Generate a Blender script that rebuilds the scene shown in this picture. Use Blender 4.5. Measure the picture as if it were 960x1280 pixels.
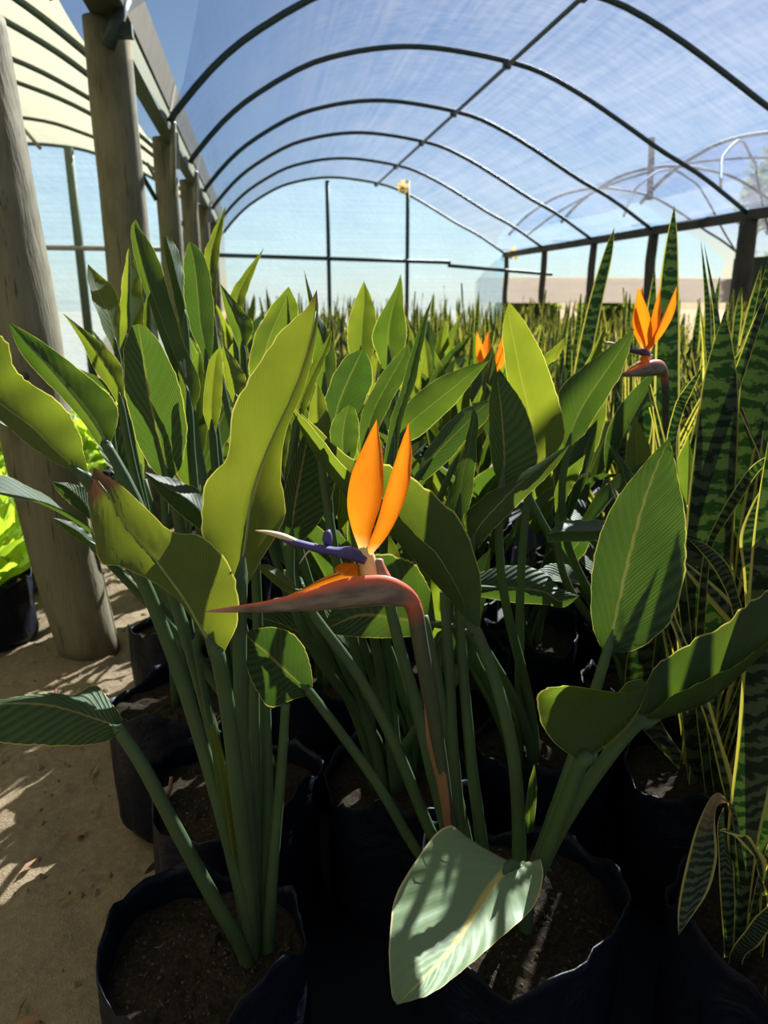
import bpy, bmesh, math, random
from mathutils import Vector, Matrix, noise

for o in list(bpy.data.objects): bpy.data.objects.remove(o)
SC = bpy.context.scene
COL = SC.collection

# ------------------------------------------------------------------ camera
F = 925.0; CAMZ = 1.1
_d = Vector(((318 - 480) / F, (640 - 370) / F, 1)).normalized()
_th = math.atan(270 / F)
_u = Vector((0, math.cos(_th), -math.sin(_th))); _u = (_u - _d * _u.dot(_d)).normalized()
_r = _d.cross(_u)
if _r.x < 0: _r = -_r
CAM = Vector((0, 0, CAMZ))
def c2w(c): return Vector((c.dot(_r), c.dot(_d), c.dot(_u)))
def ray(px, py): return c2w(Vector(((px - 480) / F, (640 - py) / F, 1)))
def at(px, py, dep): return CAM + ray(px, py) * dep
def aty(px, py, Y):
    v = ray(px, py); return CAM + v * (Y / v.y)
cam = bpy.data.cameras.new('camera'); co = bpy.data.objects.new('camera', cam); COL.objects.link(co)
R, U, B = c2w(Vector((1, 0, 0))), c2w(Vector((0, 1, 0))), c2w(Vector((0, 0, -1)))
M = Matrix((R, U, B)).transposed().to_4x4(); M.translation = CAM
co.matrix_world = M
cam.sensor_fit = 'VERTICAL'; cam.sensor_height = 36; cam.lens = 36 * F / 1280
cam.clip_start = 0.02; cam.clip_end = 300
cam.dof.use_dof = True; cam.dof.focus_distance = 0.9; cam.dof.aperture_fstop = 7.5
SC.camera = co

# ------------------------------------------------------------------ light
SUN_AZ, SUN_EL = math.radians(37), math.radians(36)
w = bpy.data.worlds.new('world'); SC.world = w; w.use_nodes = True
wn = w.node_tree.nodes; wl = w.node_tree.links
sky = wn.new('ShaderNodeTexSky'); sky.sky_type = 'NISHITA'; sky.sun_disc = False
sky.sun_elevation = SUN_EL; sky.sun_rotation = SUN_AZ
sky.air_density = 1.0; sky.dust_density = 0.3; sky.ozone_density = 3.0
bg = wn['Background']; bg.inputs['Strength'].default_value = 0.056
wl.new(sky.outputs[0], bg.inputs['Color'])
sd = bpy.data.lights.new('sun', 'SUN'); sd.energy = 14.0; sd.angle = math.radians(0.53); sd.color = (1, .93, .8)
so = bpy.data.objects.new('sun', sd); COL.objects.link(so)
SDIR = Vector((math.sin(SUN_AZ) * math.cos(SUN_EL), math.cos(SUN_AZ) * math.cos(SUN_EL), math.sin(SUN_EL)))
so.rotation_euler = SDIR.to_track_quat('Z', 'Y').to_euler(); so.location = SDIR * 30
vs = SC.view_settings
vs.view_transform = 'Standard'; vs.look = 'None'; vs.gamma = 1; vs.exposure = 0.5; vs.use_curve_mapping = False

# ------------------------------------------------------------------ material tools
class G:
    def __init__(s, name):
        s.m = bpy.data.materials.new(name); s.m.use_nodes = True
        s.t = s.m.node_tree; s.n = s.t.nodes; s.n.clear()
        s.out = s.n.new('ShaderNodeOutputMaterial')
    def L(s, a, b): s.t.links.new(a, b)
    def put(s, sock, v):
        if hasattr(v, 'is_output'): s.L(v, sock)
        elif isinstance(v, tuple) and len(v) == 3 and sock.type == 'RGBA': sock.default_value = (*v, 1)
        else: sock.default_value = v
    def math(s, op, a, b=0.0, clamp=False):
        n = s.n.new('ShaderNodeMath'); n.operation = op; n.use_clamp = clamp
        s.put(n.inputs[0], a); s.put(n.inputs[1], b); return n.outputs[0]
    def mix(s, f, a, b):
        n = s.n.new('ShaderNodeMix'); n.data_type = 'RGBA'
        s.put(n.inputs[0], f); s.put(n.inputs[6], a); s.put(n.inputs[7], b); return n.outputs[2]
    def ramp(s, f, lo, hi):
        n = s.n.new('ShaderNodeMapRange'); n.inputs[1].default_value = lo; n.inputs[2].default_value = hi
        s.put(n.inputs[0], f); return n.outputs[0]
    def uv(s):
        n = s.n.new('ShaderNodeUVMap'); x = s.n.new('ShaderNodeSeparateXYZ'); s.L(n.outputs[0], x.inputs[0])
        return x.outputs[0], x.outputs[1], n.outputs[0]
    def obj(s):
        return s.n.new('ShaderNodeTexCoord').outputs['Object']
    def geo(s):
        return s.n.new('ShaderNodeNewGeometry').outputs['Position']
    def scale(s, vec, sc):
        n = s.n.new('ShaderNodeMapping'); s.L(vec, n.inputs[0]); n.inputs[3].default_value = sc; return n.outputs[0]
    def noise(s, vec, sc, det=3, rough=.55, dist=0):
        n = s.n.new('ShaderNodeTexNoise'); s.L(vec, n.inputs['Vector'])
        n.inputs['Scale'].default_value = sc; n.inputs['Detail'].default_value = det
        n.inputs['Roughness'].default_value = rough; n.inputs['Distortion'].default_value = dist
        return n.outputs['Fac']
    def rnd(s): return s.n.new('ShaderNodeObjectInfo').outputs['Random']
    def bump(s, h, strength=.3, dist=.002):
        n = s.n.new('ShaderNodeBump'); s.put(n.inputs['Height'], h)
        n.inputs['Strength'].default_value = strength; n.inputs['Distance'].default_value = dist
        return n.outputs[0]
    def prin(s, col, rough=.5, spec=.5, normal=None, metal=0):
        n = s.n.new('ShaderNodeBsdfPrincipled'); s.put(n.inputs['Base Color'], col); s.put(n.inputs['Roughness'], rough)
        n.inputs['Specular IOR Level'].default_value = spec; n.inputs['Metallic'].default_value = metal
        if normal is not None: s.L(normal, n.inputs['Normal'])
        return n.outputs[0]
    def sh(s, kind, col, normal=None):
        n = s.n.new('ShaderNodeBsdf' + kind); s.put(n.inputs['Color'], col)
        if normal is not None: s.L(normal, n.inputs['Normal'])
        return n.outputs[0]
    def mixsh(s, f, a, b):
        n = s.n.new('ShaderNodeMixShader'); s.put(n.inputs[0], f); s.L(a, n.inputs[1]); s.L(b, n.inputs[2]); return n.outputs[0]
    def done(s, sh): s.L(sh, s.out.inputs[0]); return s.m

def leaf_material(name, c1, c2, t1, t2, trans, ribs=13, fine=75, margin=(.42, .42, .12), mid=(.42, .42, .10), midw=.03, rough=.5, pl=.015, bs=.12):
    g = G(name); u, v, uvv = g.uv()
    a = g.math('ABSOLUTE', g.math('SUBTRACT', g.math('MULTIPLY', v, 2.0), 1.0))
    ph = g.math('SUBTRACT', u, g.math('MULTIPLY', a, .26))
    s1 = g.math('SINE', g.math('MULTIPLY', ph, ribs * 6.283))
    s2 = g.math('SINE', g.math('MULTIPLY', ph, fine * 6.283))
    vein = g.math('POWER', g.math('ADD', g.math('MULTIPLY', s2, .5), .5), 4.0)
    nz = g.noise(g.obj(), 9, 4)
    r = g.rnd()
    k = g.math('ADD', g.math('MULTIPLY', nz, .7), g.math('SUBTRACT', g.math('MULTIPLY', r, .7), .2), True)
    col = g.mix(k, c1, c2); tr = g.mix(k, t1, t2)
    tr = g.mix(g.math('MULTIPLY', g.math('MULTIPLY', vein, nz), .26), tr, (.75, .8, .18))
    col = g.mix(g.math('MULTIPLY', g.math('ADD', s1, 1.0), pl), col, (.25, .3, .12))
    mm = g.ramp(a, midw, midw * .5)
    mm = g.math('MULTIPLY', mm, .85)
    col = g.mix(mm, col, mid); tr = g.mix(g.math('MULTIPLY', mm, .5), tr, (.30, .28, .05))
    ed = g.ramp(a, .965, .985)
    col = g.mix(ed, col, margin); tr = g.mix(ed, tr, (.75, .65, .12))
    at_ = g.n.new('ShaderNodeAttribute'); at_.attribute_name = 'dry'
    spot = g.ramp(g.noise(g.obj(), 38, 4, .65), .70, .76)
    dry = g.math('ADD', at_.outputs['Fac'], g.math('MULTIPLY', spot, .35), True)
    col = g.mix(dry, col, (.22, .12, .06)); tr = g.mix(dry, tr, (.12, .05, .02))
    h = g.math('ADD', g.math('MULTIPLY', s1, .7), g.math('MULTIPLY', s2, .03))
    b = g.bump(h, bs, .0018)
    p = g.prin(col, rough, .27, b); t = g.sh('Translucent', tr)
    return g.done(g.mixsh(trans, p, t))

def plain(name, col, rough=.6, spec=.4, nscale=20, var=.35, bumpd=0.0, stretch=(1, 1, 1), trans=None, tcol=None, metal=0):
    g = G(name); o = g.scale(g.obj(), stretch); n = g.noise(o, nscale, 5)
    c = g.mix(n, tuple(x * (1 - var) for x in col), tuple(min(1, x * (1 + var)) for x in col))
    b = g.bump(n, .6, bumpd) if bumpd else None
    p = g.prin(c, rough, spec, b, metal)
    if trans: p = g.mixsh(trans, p, g.sh('Translucent', tcol or col))
    return g.done(p)

MAT = {}
MAT['leaf'] = leaf_material('strelitzia_leaf', (.020, .048, .024), (.042, .085, .034), (.030, .095, .003), (.29, .315, .010), .50)
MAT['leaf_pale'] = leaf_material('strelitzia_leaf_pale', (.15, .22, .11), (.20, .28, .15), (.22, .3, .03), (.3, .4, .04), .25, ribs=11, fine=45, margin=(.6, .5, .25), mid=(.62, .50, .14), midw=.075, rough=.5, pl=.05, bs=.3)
MAT['leaf_rib_shaded'] = leaf_material('strelitzia_leaf_ribbed_shaded', (.018, .048, .024), (.034, .075, .030), (.035, .10, .005), (.10, .18, .008), .30, ribs=15, fine=60, mid=(.34, .26, .09), midw=.05, pl=.07, bs=.7, rough=.55)  # real ribs; darker, weaker transmission also paints shade on leaves under others
MAT['stalk'] = plain('leaf_stalk', (.062, .105, .046), .5, .3, 14, .45, .0006, (1, 1, .15), .15, (.2, .32, .02))
MAT['midrib'] = plain('leaf_midrib', (.20, .24, .07), .45, .4, 20, .25)
MAT['sheath'] = plain('dry_sheath', (.24, .13, .07), .7, .2, 30, .5, .001, (1, 1, .2))

def snake_material(nm='snake_leaf', m0=.80, m1=.88, dim=1.0, tm=(.55, .47, .055)):
    g = G(nm); u, v, uvv = g.uv()
    a = g.math('ABSOLUTE', g.math('SUBTRACT', g.math('MULTIPLY', v, 2.0), 1.0))
    r = g.rnd()
    o = g.obj()
    nz = g.noise(o, 14, 4, .6); nf = g.noise(g.scale(o, (1, 1, 3)), 45, 3, .6)
    ph = g.math('ADD', g.math('MULTIPLY', u, 30.0), g.math('MULTIPLY', nz, 3.0))
    ph = g.math('ADD', ph, g.math('MULTIPLY', nf, 1.0))
    s = g.math('SINE', g.math('MULTIPLY', ph, 6.283))
    band = g.ramp(s, -.35, .5)
    col = g.mix(band, (.010, .024, .016), (.085, .115, .072))
    ed = g.ramp(a, m0, m1)
    col = g.mix(ed, col, g.mix(r, (.42, .38, .10), (.50, .46, .16)))
    tr = g.mix(ed, g.mix(band, (.006, .022, .002), (.035, .065, .006)), tm)
    at_ = g.n.new('ShaderNodeAttribute'); at_.attribute_name = 'dry'
    col = g.mix(at_.outputs['Fac'], col, (.3, .2, .1)); tr = g.mix(at_.outputs['Fac'], tr, (.2, .1, .03))
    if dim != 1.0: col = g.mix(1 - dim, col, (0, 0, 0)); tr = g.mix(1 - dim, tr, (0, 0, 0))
    p = g.prin(col, .5, .28); t = g.sh('Translucent', tr)
    return g.done(g.mixsh(.40, p, t))
MAT['snake'] = snake_material()
MAT['snake_broad'] = snake_material('snake_leaf_broad_shaded', .90, .95, .68, (.30, .26, .04))  # snake leaf darkened, margins dulled, to paint the shade it stands in
MAT['snake_thin'] = snake_material('snake_leaf_thin', .40, .60, 1.0, (.72, .62, .07))
MAT['wood'] = None
def wood_material(name, c1, c2):
    g = G(name); o = g.obj()
    n1 = g.noise(g.scale(o, (1, 1, .08)), 45, 5, .6); n2 = g.noise(g.scale(o, (1, 1, .4)), 6, 4)
    n3 = g.noise(g.scale(o, (1, 1, .05)), 110, 2)
    c = g.mix(n1, c1, c2); c = g.mix(g.ramp(n2, .5, .75), c, tuple(x * .5 for x in c1))
    c = g.mix(g.math('MULTIPLY', g.ramp(n3, .64, .70), .7), c, (.03, .025, .015))
    b = g.bump(g.math('ADD', n1, n3), .5, .004)
    return g.done(g.prin(c, .8, .2, b))
MAT['wood'] = wood_material('weathered_timber', (.135, .12, .075), (.26, .235, .155))
MAT['wood_dark'] = wood_material('dark_timber', (.07, .06, .04), (.13, .11, .075))
MAT['steel'] = plain('painted_pipe', (.035, .055, .05), .5, .4, 30, .3)
MAT['pipe_brown'] = plain('weathered_pipe', (.16, .13, .10), .6, .3, 20, .3)
MAT['gutter'] = plain('galvanised_gutter', (.10, .10, .09), .55, .4, 8, .5, metal=.2)
MAT['beam'] = plain('green_beam', (.075, .10, .07), .6, .3, 12, .3)
MAT['bracket'] = plain('bracket', (.25, .23, .2), .5, .4, 30, .3)
def bag_material():
    g = G('black_polythene'); o = g.obj()
    n = g.noise(o, 9, 4, .6, 1.0); n2 = g.noise(o, 70, 2)
    c = g.mix(n2, (.0025, .0032, .010), (.005, .007, .018))
    b = g.bump(n, .7, .02)
    return g.done(g.prin(c, .5, .22, b))
MAT['bag'] = bag_material()
def soil_material(name, c1, c2, c3, sc=60):
    g = G(name); o = g.geo()
    n1 = g.noise(o, 3.2, 5, .6); n2 = g.noise(o, sc, 5, .7); n3 = g.noise(o, sc * 4, 3, .7)
    c = g.mix(n1, c1, c2); c = g.mix(g.math('MULTIPLY', g.ramp(n2, .45, .75), .6), c, c3)
    c = g.mix(g.math('MULTIPLY', g.ramp(n3, .60, .72), .5), c, tuple(x * .35 for x in c1))
    b = g.bump(g.math('ADD', n2, g.math('MULTIPLY', n3, .5)), .8, .008)
    return g.done(g.prin(c, .95, .1, b))
MAT['ground'] = soil_material('sandy_ground', (.17, .128, .082), (.28, .215, .14), (.40, .31, .205))
MAT['soil'] = soil_material('potting_soil', (.020, .015, .010), (.040, .030, .020), (.11, .09, .06), 160)
MAT['chip'] = plain('soil_chip', (.085, .066, .046), .9, .1, 300, .8)
def cover_material(name, tint, white, lo, hi, dif=.35):
    g = G(name); u, v, uvv = g.uv()
    n = g.noise(g.scale(uvv, (3, 70, 1)), 1.0, 4, .6); n2 = g.noise(uvv, 7, 3); n3 = g.noise(g.scale(uvv, (160, 30, 1)), 1.0, 2)
    f = g.math('ADD', g.math('MULTIPLY', n, .4), g.math('ADD', g.math('MULTIPLY', n2, .3), g.math('MULTIPLY', n3, .3)))
    f = g.ramp(f, .36, .64); n_ = g.n.new('ShaderNodeMapRange')
    g.L(f, n_.inputs[0]); n_.inputs[3].default_value = lo; n_.inputs[4].default_value = hi
    scat = g.mixsh(dif, g.sh('Translucent', white), g.sh('Diffuse', white))
    return g.done(g.mixsh(n_.outputs[0], g.sh('Transparent', tint), scat))
MAT['net'] = cover_material('blue_shade_net', (.78, .87, 1.0), (.36, .39, .48), .03, .37)
MAT['cream'] = cover_material('cream_cover', (.9, .95, .8), (.46, .47, .36), .80, .94, .45)
MAT['sheet'] = cover_material('clear_end_sheet', (.72, .89, 1.0), (.36, .49, .60), .30, .54, .45)
MAT['white_sheet'] = cover_material('white_side_sheet', (.9, .9, .9), (.60, .56, .52), .8, .95, .5)

# ------------------------------------------------------------------ object tools
def tag(o, label=None, cat=None, group=None, kind=None):
    if label: o['label'] = label
    if cat: o['category'] = cat
    if group: o['group'] = group
    if kind: o['kind'] = kind
    return o
def empty(name, loc, label, cat, group=None):
    o = bpy.data.objects.new(name, None); COL.objects.link(o); o.location = loc; o.empty_display_size = .05
    return tag(o, label, cat, group)
def mesh(name, verts, faces, mat, parent=None, org=Vector((0, 0, 0)), uvs=None, smooth=True, dry=None):
    me = bpy.data.meshes.new(name)
    me.from_pydata([tuple(Vector(v) - org) for v in verts], [], faces)
    if uvs:
        l = me.uv_layers.new(name='UVMap')
        for p in me.polygons:
            for li in p.loop_indices: l.data[li].uv = uvs[me.loops[li].vertex_index]
    if dry:
        at_ = me.attributes.new('dry', 'FLOAT', 'POINT'); at_.data.foreach_set('value', dry)
    me.materials.append(MAT[mat] if isinstance(mat, str) else mat)
    if smooth: me.polygons.foreach_set('use_smooth', [True] * len(me.polygons))
    me.update()
    o = bpy.data.objects.new(name, me); COL.objects.link(o)
    if parent is not None: o.parent = parent
    return o
def catmull(pts, n):
    """resample a list of Vectors (or floats) to n points"""
    m = len(pts); out = []
    for i in range(n):
        t = i / (n - 1) * (m - 1); k = min(int(t), m - 2); f = t - k
        p1, p2 = pts[k], pts[k + 1]
        p0 = pts[k - 1] if k > 0 else p1 * 2 - p2
        p3 = pts[k + 2] if k + 2 < m else p2 * 2 - p1
        out.append(.5 * (2 * p1 + (p2 - p0) * f + (2 * p0 - 5 * p1 + 4 * p2 - p3) * f * f + (3 * p1 - p0 - 3 * p2 + p3) * f ** 3))
    return out
def tube_data(pts, rad, seg=8, flat=1.0, cap=True):
    vs_, fs, uv = [], [], []
    n = len(pts); up = Vector((0, 0, 1)); side = None
    for i, p in enumerate(pts):
        t = (pts[min(i + 1, n - 1)] - pts[max(i - 1, 0)]).normalized()
        if side is None:
            ref = Vector((1, 0, 0)) if abs(t.x) < .8 else Vector((0, 1, 0))
            side = ref - t * ref.dot(t)
        side = (side - t * side.dot(t)).normalized(); b = t.cross(side)
        r = rad[i] if isinstance(rad, (list, tuple)) else rad
        for k in range(seg):
            a = 2 * math.pi * k / seg
            vs_.append(p + side * math.cos(a) * r + b * math.sin(a) * r * flat)
            uv.append((i / (n - 1), k / seg))
    for i in range(n - 1):
        for k in range(seg):
            a, b_ = i * seg + k, i * seg + (k + 1) % seg
            fs.append((a, b_, b_ + seg, a + seg))
    if cap:
        fs.append(tuple(range(seg - 1, -1, -1))); fs.append(tuple((n - 1) * seg + k for k in range(seg)))
    return vs_, fs, uv
def tube(name, pts, rad, mat, parent=None, org=Vector((0, 0, 0)), seg=8, flat=1.0):
    v, f, uv = tube_data([Vector(p) for p in pts], rad, seg, flat)
    return mesh(name, v, f, mat, parent, org, uv)
def box_data(c, s, rz=0):
    c = Vector(c); m = Matrix.Rotation(rz, 3, 'Z')
    v = [c + m @ Vector((x * s[0] / 2, y * s[1] / 2, z * s[2] / 2)) for x in (-1, 1) for y in (-1, 1) for z in (-1, 1)]
    f = [(0, 1, 3, 2), (4, 6, 7, 5), (0, 4, 5, 1), (2, 3, 7, 6), (0, 2, 6, 4), (1, 5, 7, 3)]
    return v, f
def join_data(parts):
    V, Fc = [], []
    for v, f in parts:
        k = len(V); V += list(v); Fc += [tuple(i + k for i in q) for q in f]
    return V, Fc

# ------------------------------------------------------------------ structure
def lin(a, b, n): return [a + (b - a) * i / (n - 1) for i in range(n)]
gx = lin(-40, -2.2, 10)[:-1] + lin(-2.2, .9, 150)[:-1] + lin(.9, 40, 12)
gy = lin(-20, .3, 8)[:-1] + lin(.3, 4.2, 170)[:-1] + lin(4.2, 60, 16)
gv, gf = [], []
for y in gy:
    for x in gx:
        near = -2.3 < x < 1 and .2 < y < 4.3
        z = 0
        if near:
            p = Vector((x, y, 0))
            z = .030 * noise.noise(p * 2.2) + .014 * noise.noise(p * 8) + .011 * noise.noise(p * 24) + .006 * noise.noise(p * 55)
        gv.append((x, y, z))
nx = len(gx)
for j in range(len(gy) - 1):
    for i in range(nx - 1):
        a = j * nx + i; gf.append((a, a + 1, a + 1 + nx, a + nx))
tag(mesh('floor', gv, gf, 'ground'), 'sandy brown trodden earth floor with leaf shadows', None, None, 'structure')

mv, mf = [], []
MAT['mat'] = plain('ground_shade_sheet', (.004, .005, .011), .6, .2, 30, .4)  # added black layer standing in for deep shade on the ground between bags
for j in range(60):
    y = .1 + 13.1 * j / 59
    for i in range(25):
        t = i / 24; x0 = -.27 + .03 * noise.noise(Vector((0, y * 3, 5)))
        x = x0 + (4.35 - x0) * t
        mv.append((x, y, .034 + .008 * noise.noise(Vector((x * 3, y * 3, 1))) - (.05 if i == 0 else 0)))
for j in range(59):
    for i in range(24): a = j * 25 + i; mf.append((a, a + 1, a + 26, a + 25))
tag(mesh('floor.001', mv, mf, 'mat'), 'black sheet added as the deep shade under the potted plants', None, None, 'structure')
PROF = [(-.45, 1.00), (-.40, 1.07), (-.17, 1.31), (.08, 1.50), (.46, 1.71), (.77, 1.81), (1.09, 1.87), (1.40, 1.89), (1.73, 1.87), (2.10, 1.82),
        (2.40, 1.75), (2.76, 1.60), (3.13, 1.41), (3.52, 1.20), (3.92, 1.01), (4.40, .72)]
PROF_L = [(-.72, 1.12), (-.8, 1.19), (-1.0, 1.34), (-1.21, 1.47), (-1.51, 1.62), (-1.81, 1.73), (-2.13, 1.82), (-2.52, 1.86), (-2.91, 1.86),
          (-3.3, 1.82), (-3.7, 1.72), (-4.1, 1.56), (-4.5, 1.32), (-4.9, 1.0), (-5.1, .75)]
def prof(P, n): return catmull([Vector((x, 0, z + CAMZ)) for x, z in P], n)
HOOPS = [-7.4, -5.9, -4.4, -2.9, -1.4, .2, 1.8, 3.4, 5.05, 6.5, 8.2, 9.75, 11.5, 13.3]
HOOPS_L = [-7.4, -5.6, -4.0, -2.4, -.8, .8, 1.7, 2.6, 3.5, 4.4, 5.3, 6.6, 7.6, 9.4, 11.0]
def cover(name, P, hoops, mat, sub=6, scallop=None, dz=.0, dx=0):
    pr = prof(P, 49); v, f, uv = [], [], []
    ys = []
    for a, b in zip(hoops[:-1], hoops[1:]): ys += [(a + (b - a) * i / sub, i / sub, b) for i in range(sub)]
    ys.append((hoops[-1], 0, 0))
    for y, fr, b in ys:
        s0 = scallop(y, fr, b) if scallop else 0
        sag = -.025 * math.sin(math.pi * fr)
        for i in range(49):
            t = s0 + (1 - s0) * i / 48 * .999; k = min(int(t * 48), 47); q = pr[k].lerp(pr[k + 1], t * 48 - k)
            v.append((q.x + dx, y, q.z + .022 + dz + sag + .012 * noise.noise(Vector((q.x * 2, y * 1.5, 3))))); uv.append((y / 8, t))
    for j in range(len(ys) - 1):
        for i in range(48):
            a = j * 49 + i; f.append((a, a + 49, a + 50, a + 1))
    return tag(mesh(name, v, f, mat, uvs=uv), None, None, None, 'structure')
def sc_r(y, fr, b):
    e = math.sin(math.pi * fr)
    if 3.4 <= y < 5.05: return .075 + .05 * (5.05 - y) * (1 if fr > 0 else .2) if fr > .05 else .03
    return .012 + .028 * e
c = cover('ceiling', PROF, HOOPS, 'net', scallop=sc_r); c['label'] = 'blue see-through net cover arched over the plants'
c = cover('ceiling.001', PROF_L, HOOPS_L, 'cream'); c['label'] = 'cream cloth cover over the tunnel left of the posts'
c = cover('ceiling.002', [(x * .98 + 4.95, z - .02) for x, z in [(p[0] - .0, p[1]) for p in PROF[1:]]], [-7.4, -4.4, -1.4, 1.0, 4.0, 6.4, 8.8, 11.2, 13.6], 'net'); c['label'] = 'clear cover of the next tunnel beyond the eave beam'

def end_wall(name, P, Y, z0, mat, label, ny=24):
    pr = prof(P, 41); v, f, uv = [], [], []
    for i, q in enumerate(pr):
        for j in range(ny + 1):
            z = z0 + (q.z - z0) * j / ny
            v.append((q.x, Y + .02 + .025 * noise.noise(Vector((q.x * 1.5, z * .8, Y))) + .01 * noise.noise(Vector((q.x * 5, z * 2, Y))), z)); uv.append((q.x / 8 + z * .11, z / 3))
    for i in range(40):
        for j in range(ny):
            a = i * (ny + 1) + j; f.append((a, a + ny + 1, a + ny + 2, a + 1))
    return tag(mesh(name, v, f, mat, uvs=uv), label, None, None, 'structure')
end_wall('wall_back', PROF, 13.32, 0.05, 'sheet', 'pale translucent plastic sheet closing the far end of the tunnel')
end_wall('wall_left', PROF_L, 11.03, 0.05, 'sheet', 'pale plastic sheet closing the left tunnel behind the posts')
end_wall('wall_right', [(x * .98 + 4.95, z - .02) for x, z in PROF[1:]], 14.2, 1.46, 'sheet', 'pale plastic gable sheet of the next tunnel', 12)
v, f = box_data((7.0, 14.2, 1.2), (5.6, .02, .46)); tag(mesh('wall_right.001', v, f, 'white_sheet', smooth=False, uvs=[(q[0] / 8, q[2] / 3) for q in v]), 'white plastic band below the gable sheet', None, None, 'structure')

MAT['shade'] = plain('sky_block_cloth', (.03, .045, .03), .9, .1, 60, .3)  # dark end and side walls added to keep open sky light out
end_wall('wall_front_blocker', PROF, -7.4, 0.0, 'shade', 'unseen dark cloth added against sky light, closing the near end of the tunnel')
end_wall('wall_front_blocker.001', PROF_L, -7.4, 0.0, 'shade', 'unseen dark cloth added against sky light, closing the near end of the cream tunnel')
end_wall('wall_front_blocker.002', [(x * .98 + 4.95, z - .02) for x, z in PROF[1:]], -7.4, 0.0, 'shade', 'unseen dark cloth added against sky light, closing the near end of the next tunnel')
for nm, x, y1, z1 in (('wall_left.001', -5.12, 11.0, 1.84), ('wall_right.002', 9.27, 13.9, 1.80)):
    v, f = box_data((x, (y1 - 7.4) / 2, z1 / 2), (.02, y1 + 7.4, z1)); tag(mesh(nm, v, f, 'shade', smooth=False), 'dark side wall added against low sky light on the outer tunnel', None, None, 'structure')
# hoops and pipes
def hoop(P, Y, r, mat, label, group, dx=0, name='steel_hoop'):
    pts = [Vector((q.x + dx, Y, q.z)) for q in prof(P, 40)]
    return tag(tube(name, pts, r, mat, seg=8), label, 'hoop', group)
ORD = ('first', 'second', 'third', 'fourth', 'fifth', 'sixth', 'seventh', 'eighth', 'ninth')
for i, y in enumerate(reversed(HOOPS[8:])):
    hoop(PROF, y, .021, 'steel', 'dark steel hoop under the blue net, %s counting from the far end sheet' % ORD[i], 'hoops of the blue-netted tunnel')
for i, y in enumerate(reversed(HOOPS_L[7:])):
    hoop(PROF_L, y, .020, 'steel', 'dark steel hoop under the cream cover, %s counting from its end sheet' % ORD[i], 'hoops of the cream tunnel')
P3 = [(x * .98 + 4.95, z - .02) for x, z in PROF[1:]]
for i, y in enumerate((13.6, 11.2, 8.8, 6.4)):
    hoop(P3, y, .022, 'pipe_brown', 'weathered pipe hoop of the neighbouring tunnel, %s from its gable sheet' % ORD[i], 'hoops of the neighbouring tunnel', name='pipe_hoop')
for (ya, yb), dzb in zip(((7.2, 12.6), (12.6, 7.2), (9.2, 13.6)), (.0385, .071, .1035)):
    pr_ = prof(P3, 30); tag(tube('brace_pipe', [Vector((q.x, ya + (yb - ya) * i / 29, q.z - dzb)) for i, q in enumerate(pr_)], .016, 'pipe_brown'), 'thin curved brace pipe crossing the hoops of the neighbouring tunnel', 'pipe', 'braces in the neighbouring tunnel')
a, b = aty(815, 172, 10.6), aty(812, 250, 10.6)
tag(tube('hanging_strut', [a, b], .045, 'pipe_brown'), 'upright brown strut hanging inside the neighbouring tunnel', 'strut')
q0, q1 = Vector((2.1, -1.4, 2.885)), Vector((2.1, 13.3, 2.885))
rp = tag(tube('ridge_pipe', [q0.lerp(q1, i / 8) for i in range(9)], .017, 'steel'), 'straight dark ridge pipe running under the blue net', 'pipe')
for y in HOOPS[8:]:
    v, f = box_data((2.1, y, 2.895), (.06, .05, .06)); mesh('pipe_clamp', v, f, 'steel', rp, smooth=False)

# right eave beam and posts
v, f = box_data((4.44, 6.6, 1.80), (.09, 13.6, .085)); tag(mesh('eave_beam', v, f, 'wood_dark', smooth=False), 'long dark timber eave beam resting on the right-hand posts', 'beam')
for i, (y, r) in enumerate(((6.5, .085), (8.2, .06), (9.75, .05), (11.5, .05), (13.3, .045))):
    pts = [Vector((4.44 + .01 * math.sin(k * 2 + i), y + .0, 1.77 * k / 6)) for k in range(7)]
    lab = 'thick dark post carrying the near end of the eave beam' if i == 0 else 'slim dark post under the eave beam, %s after the thick post' % ORD[i - 1]
    p = tag(tube('eave_post', pts, [r * (1.05 - .02 * k) for k in range(7)], 'wood_dark', seg=12), lab, 'post', None if i == 0 else 'slim posts under the eave beam')
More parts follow.
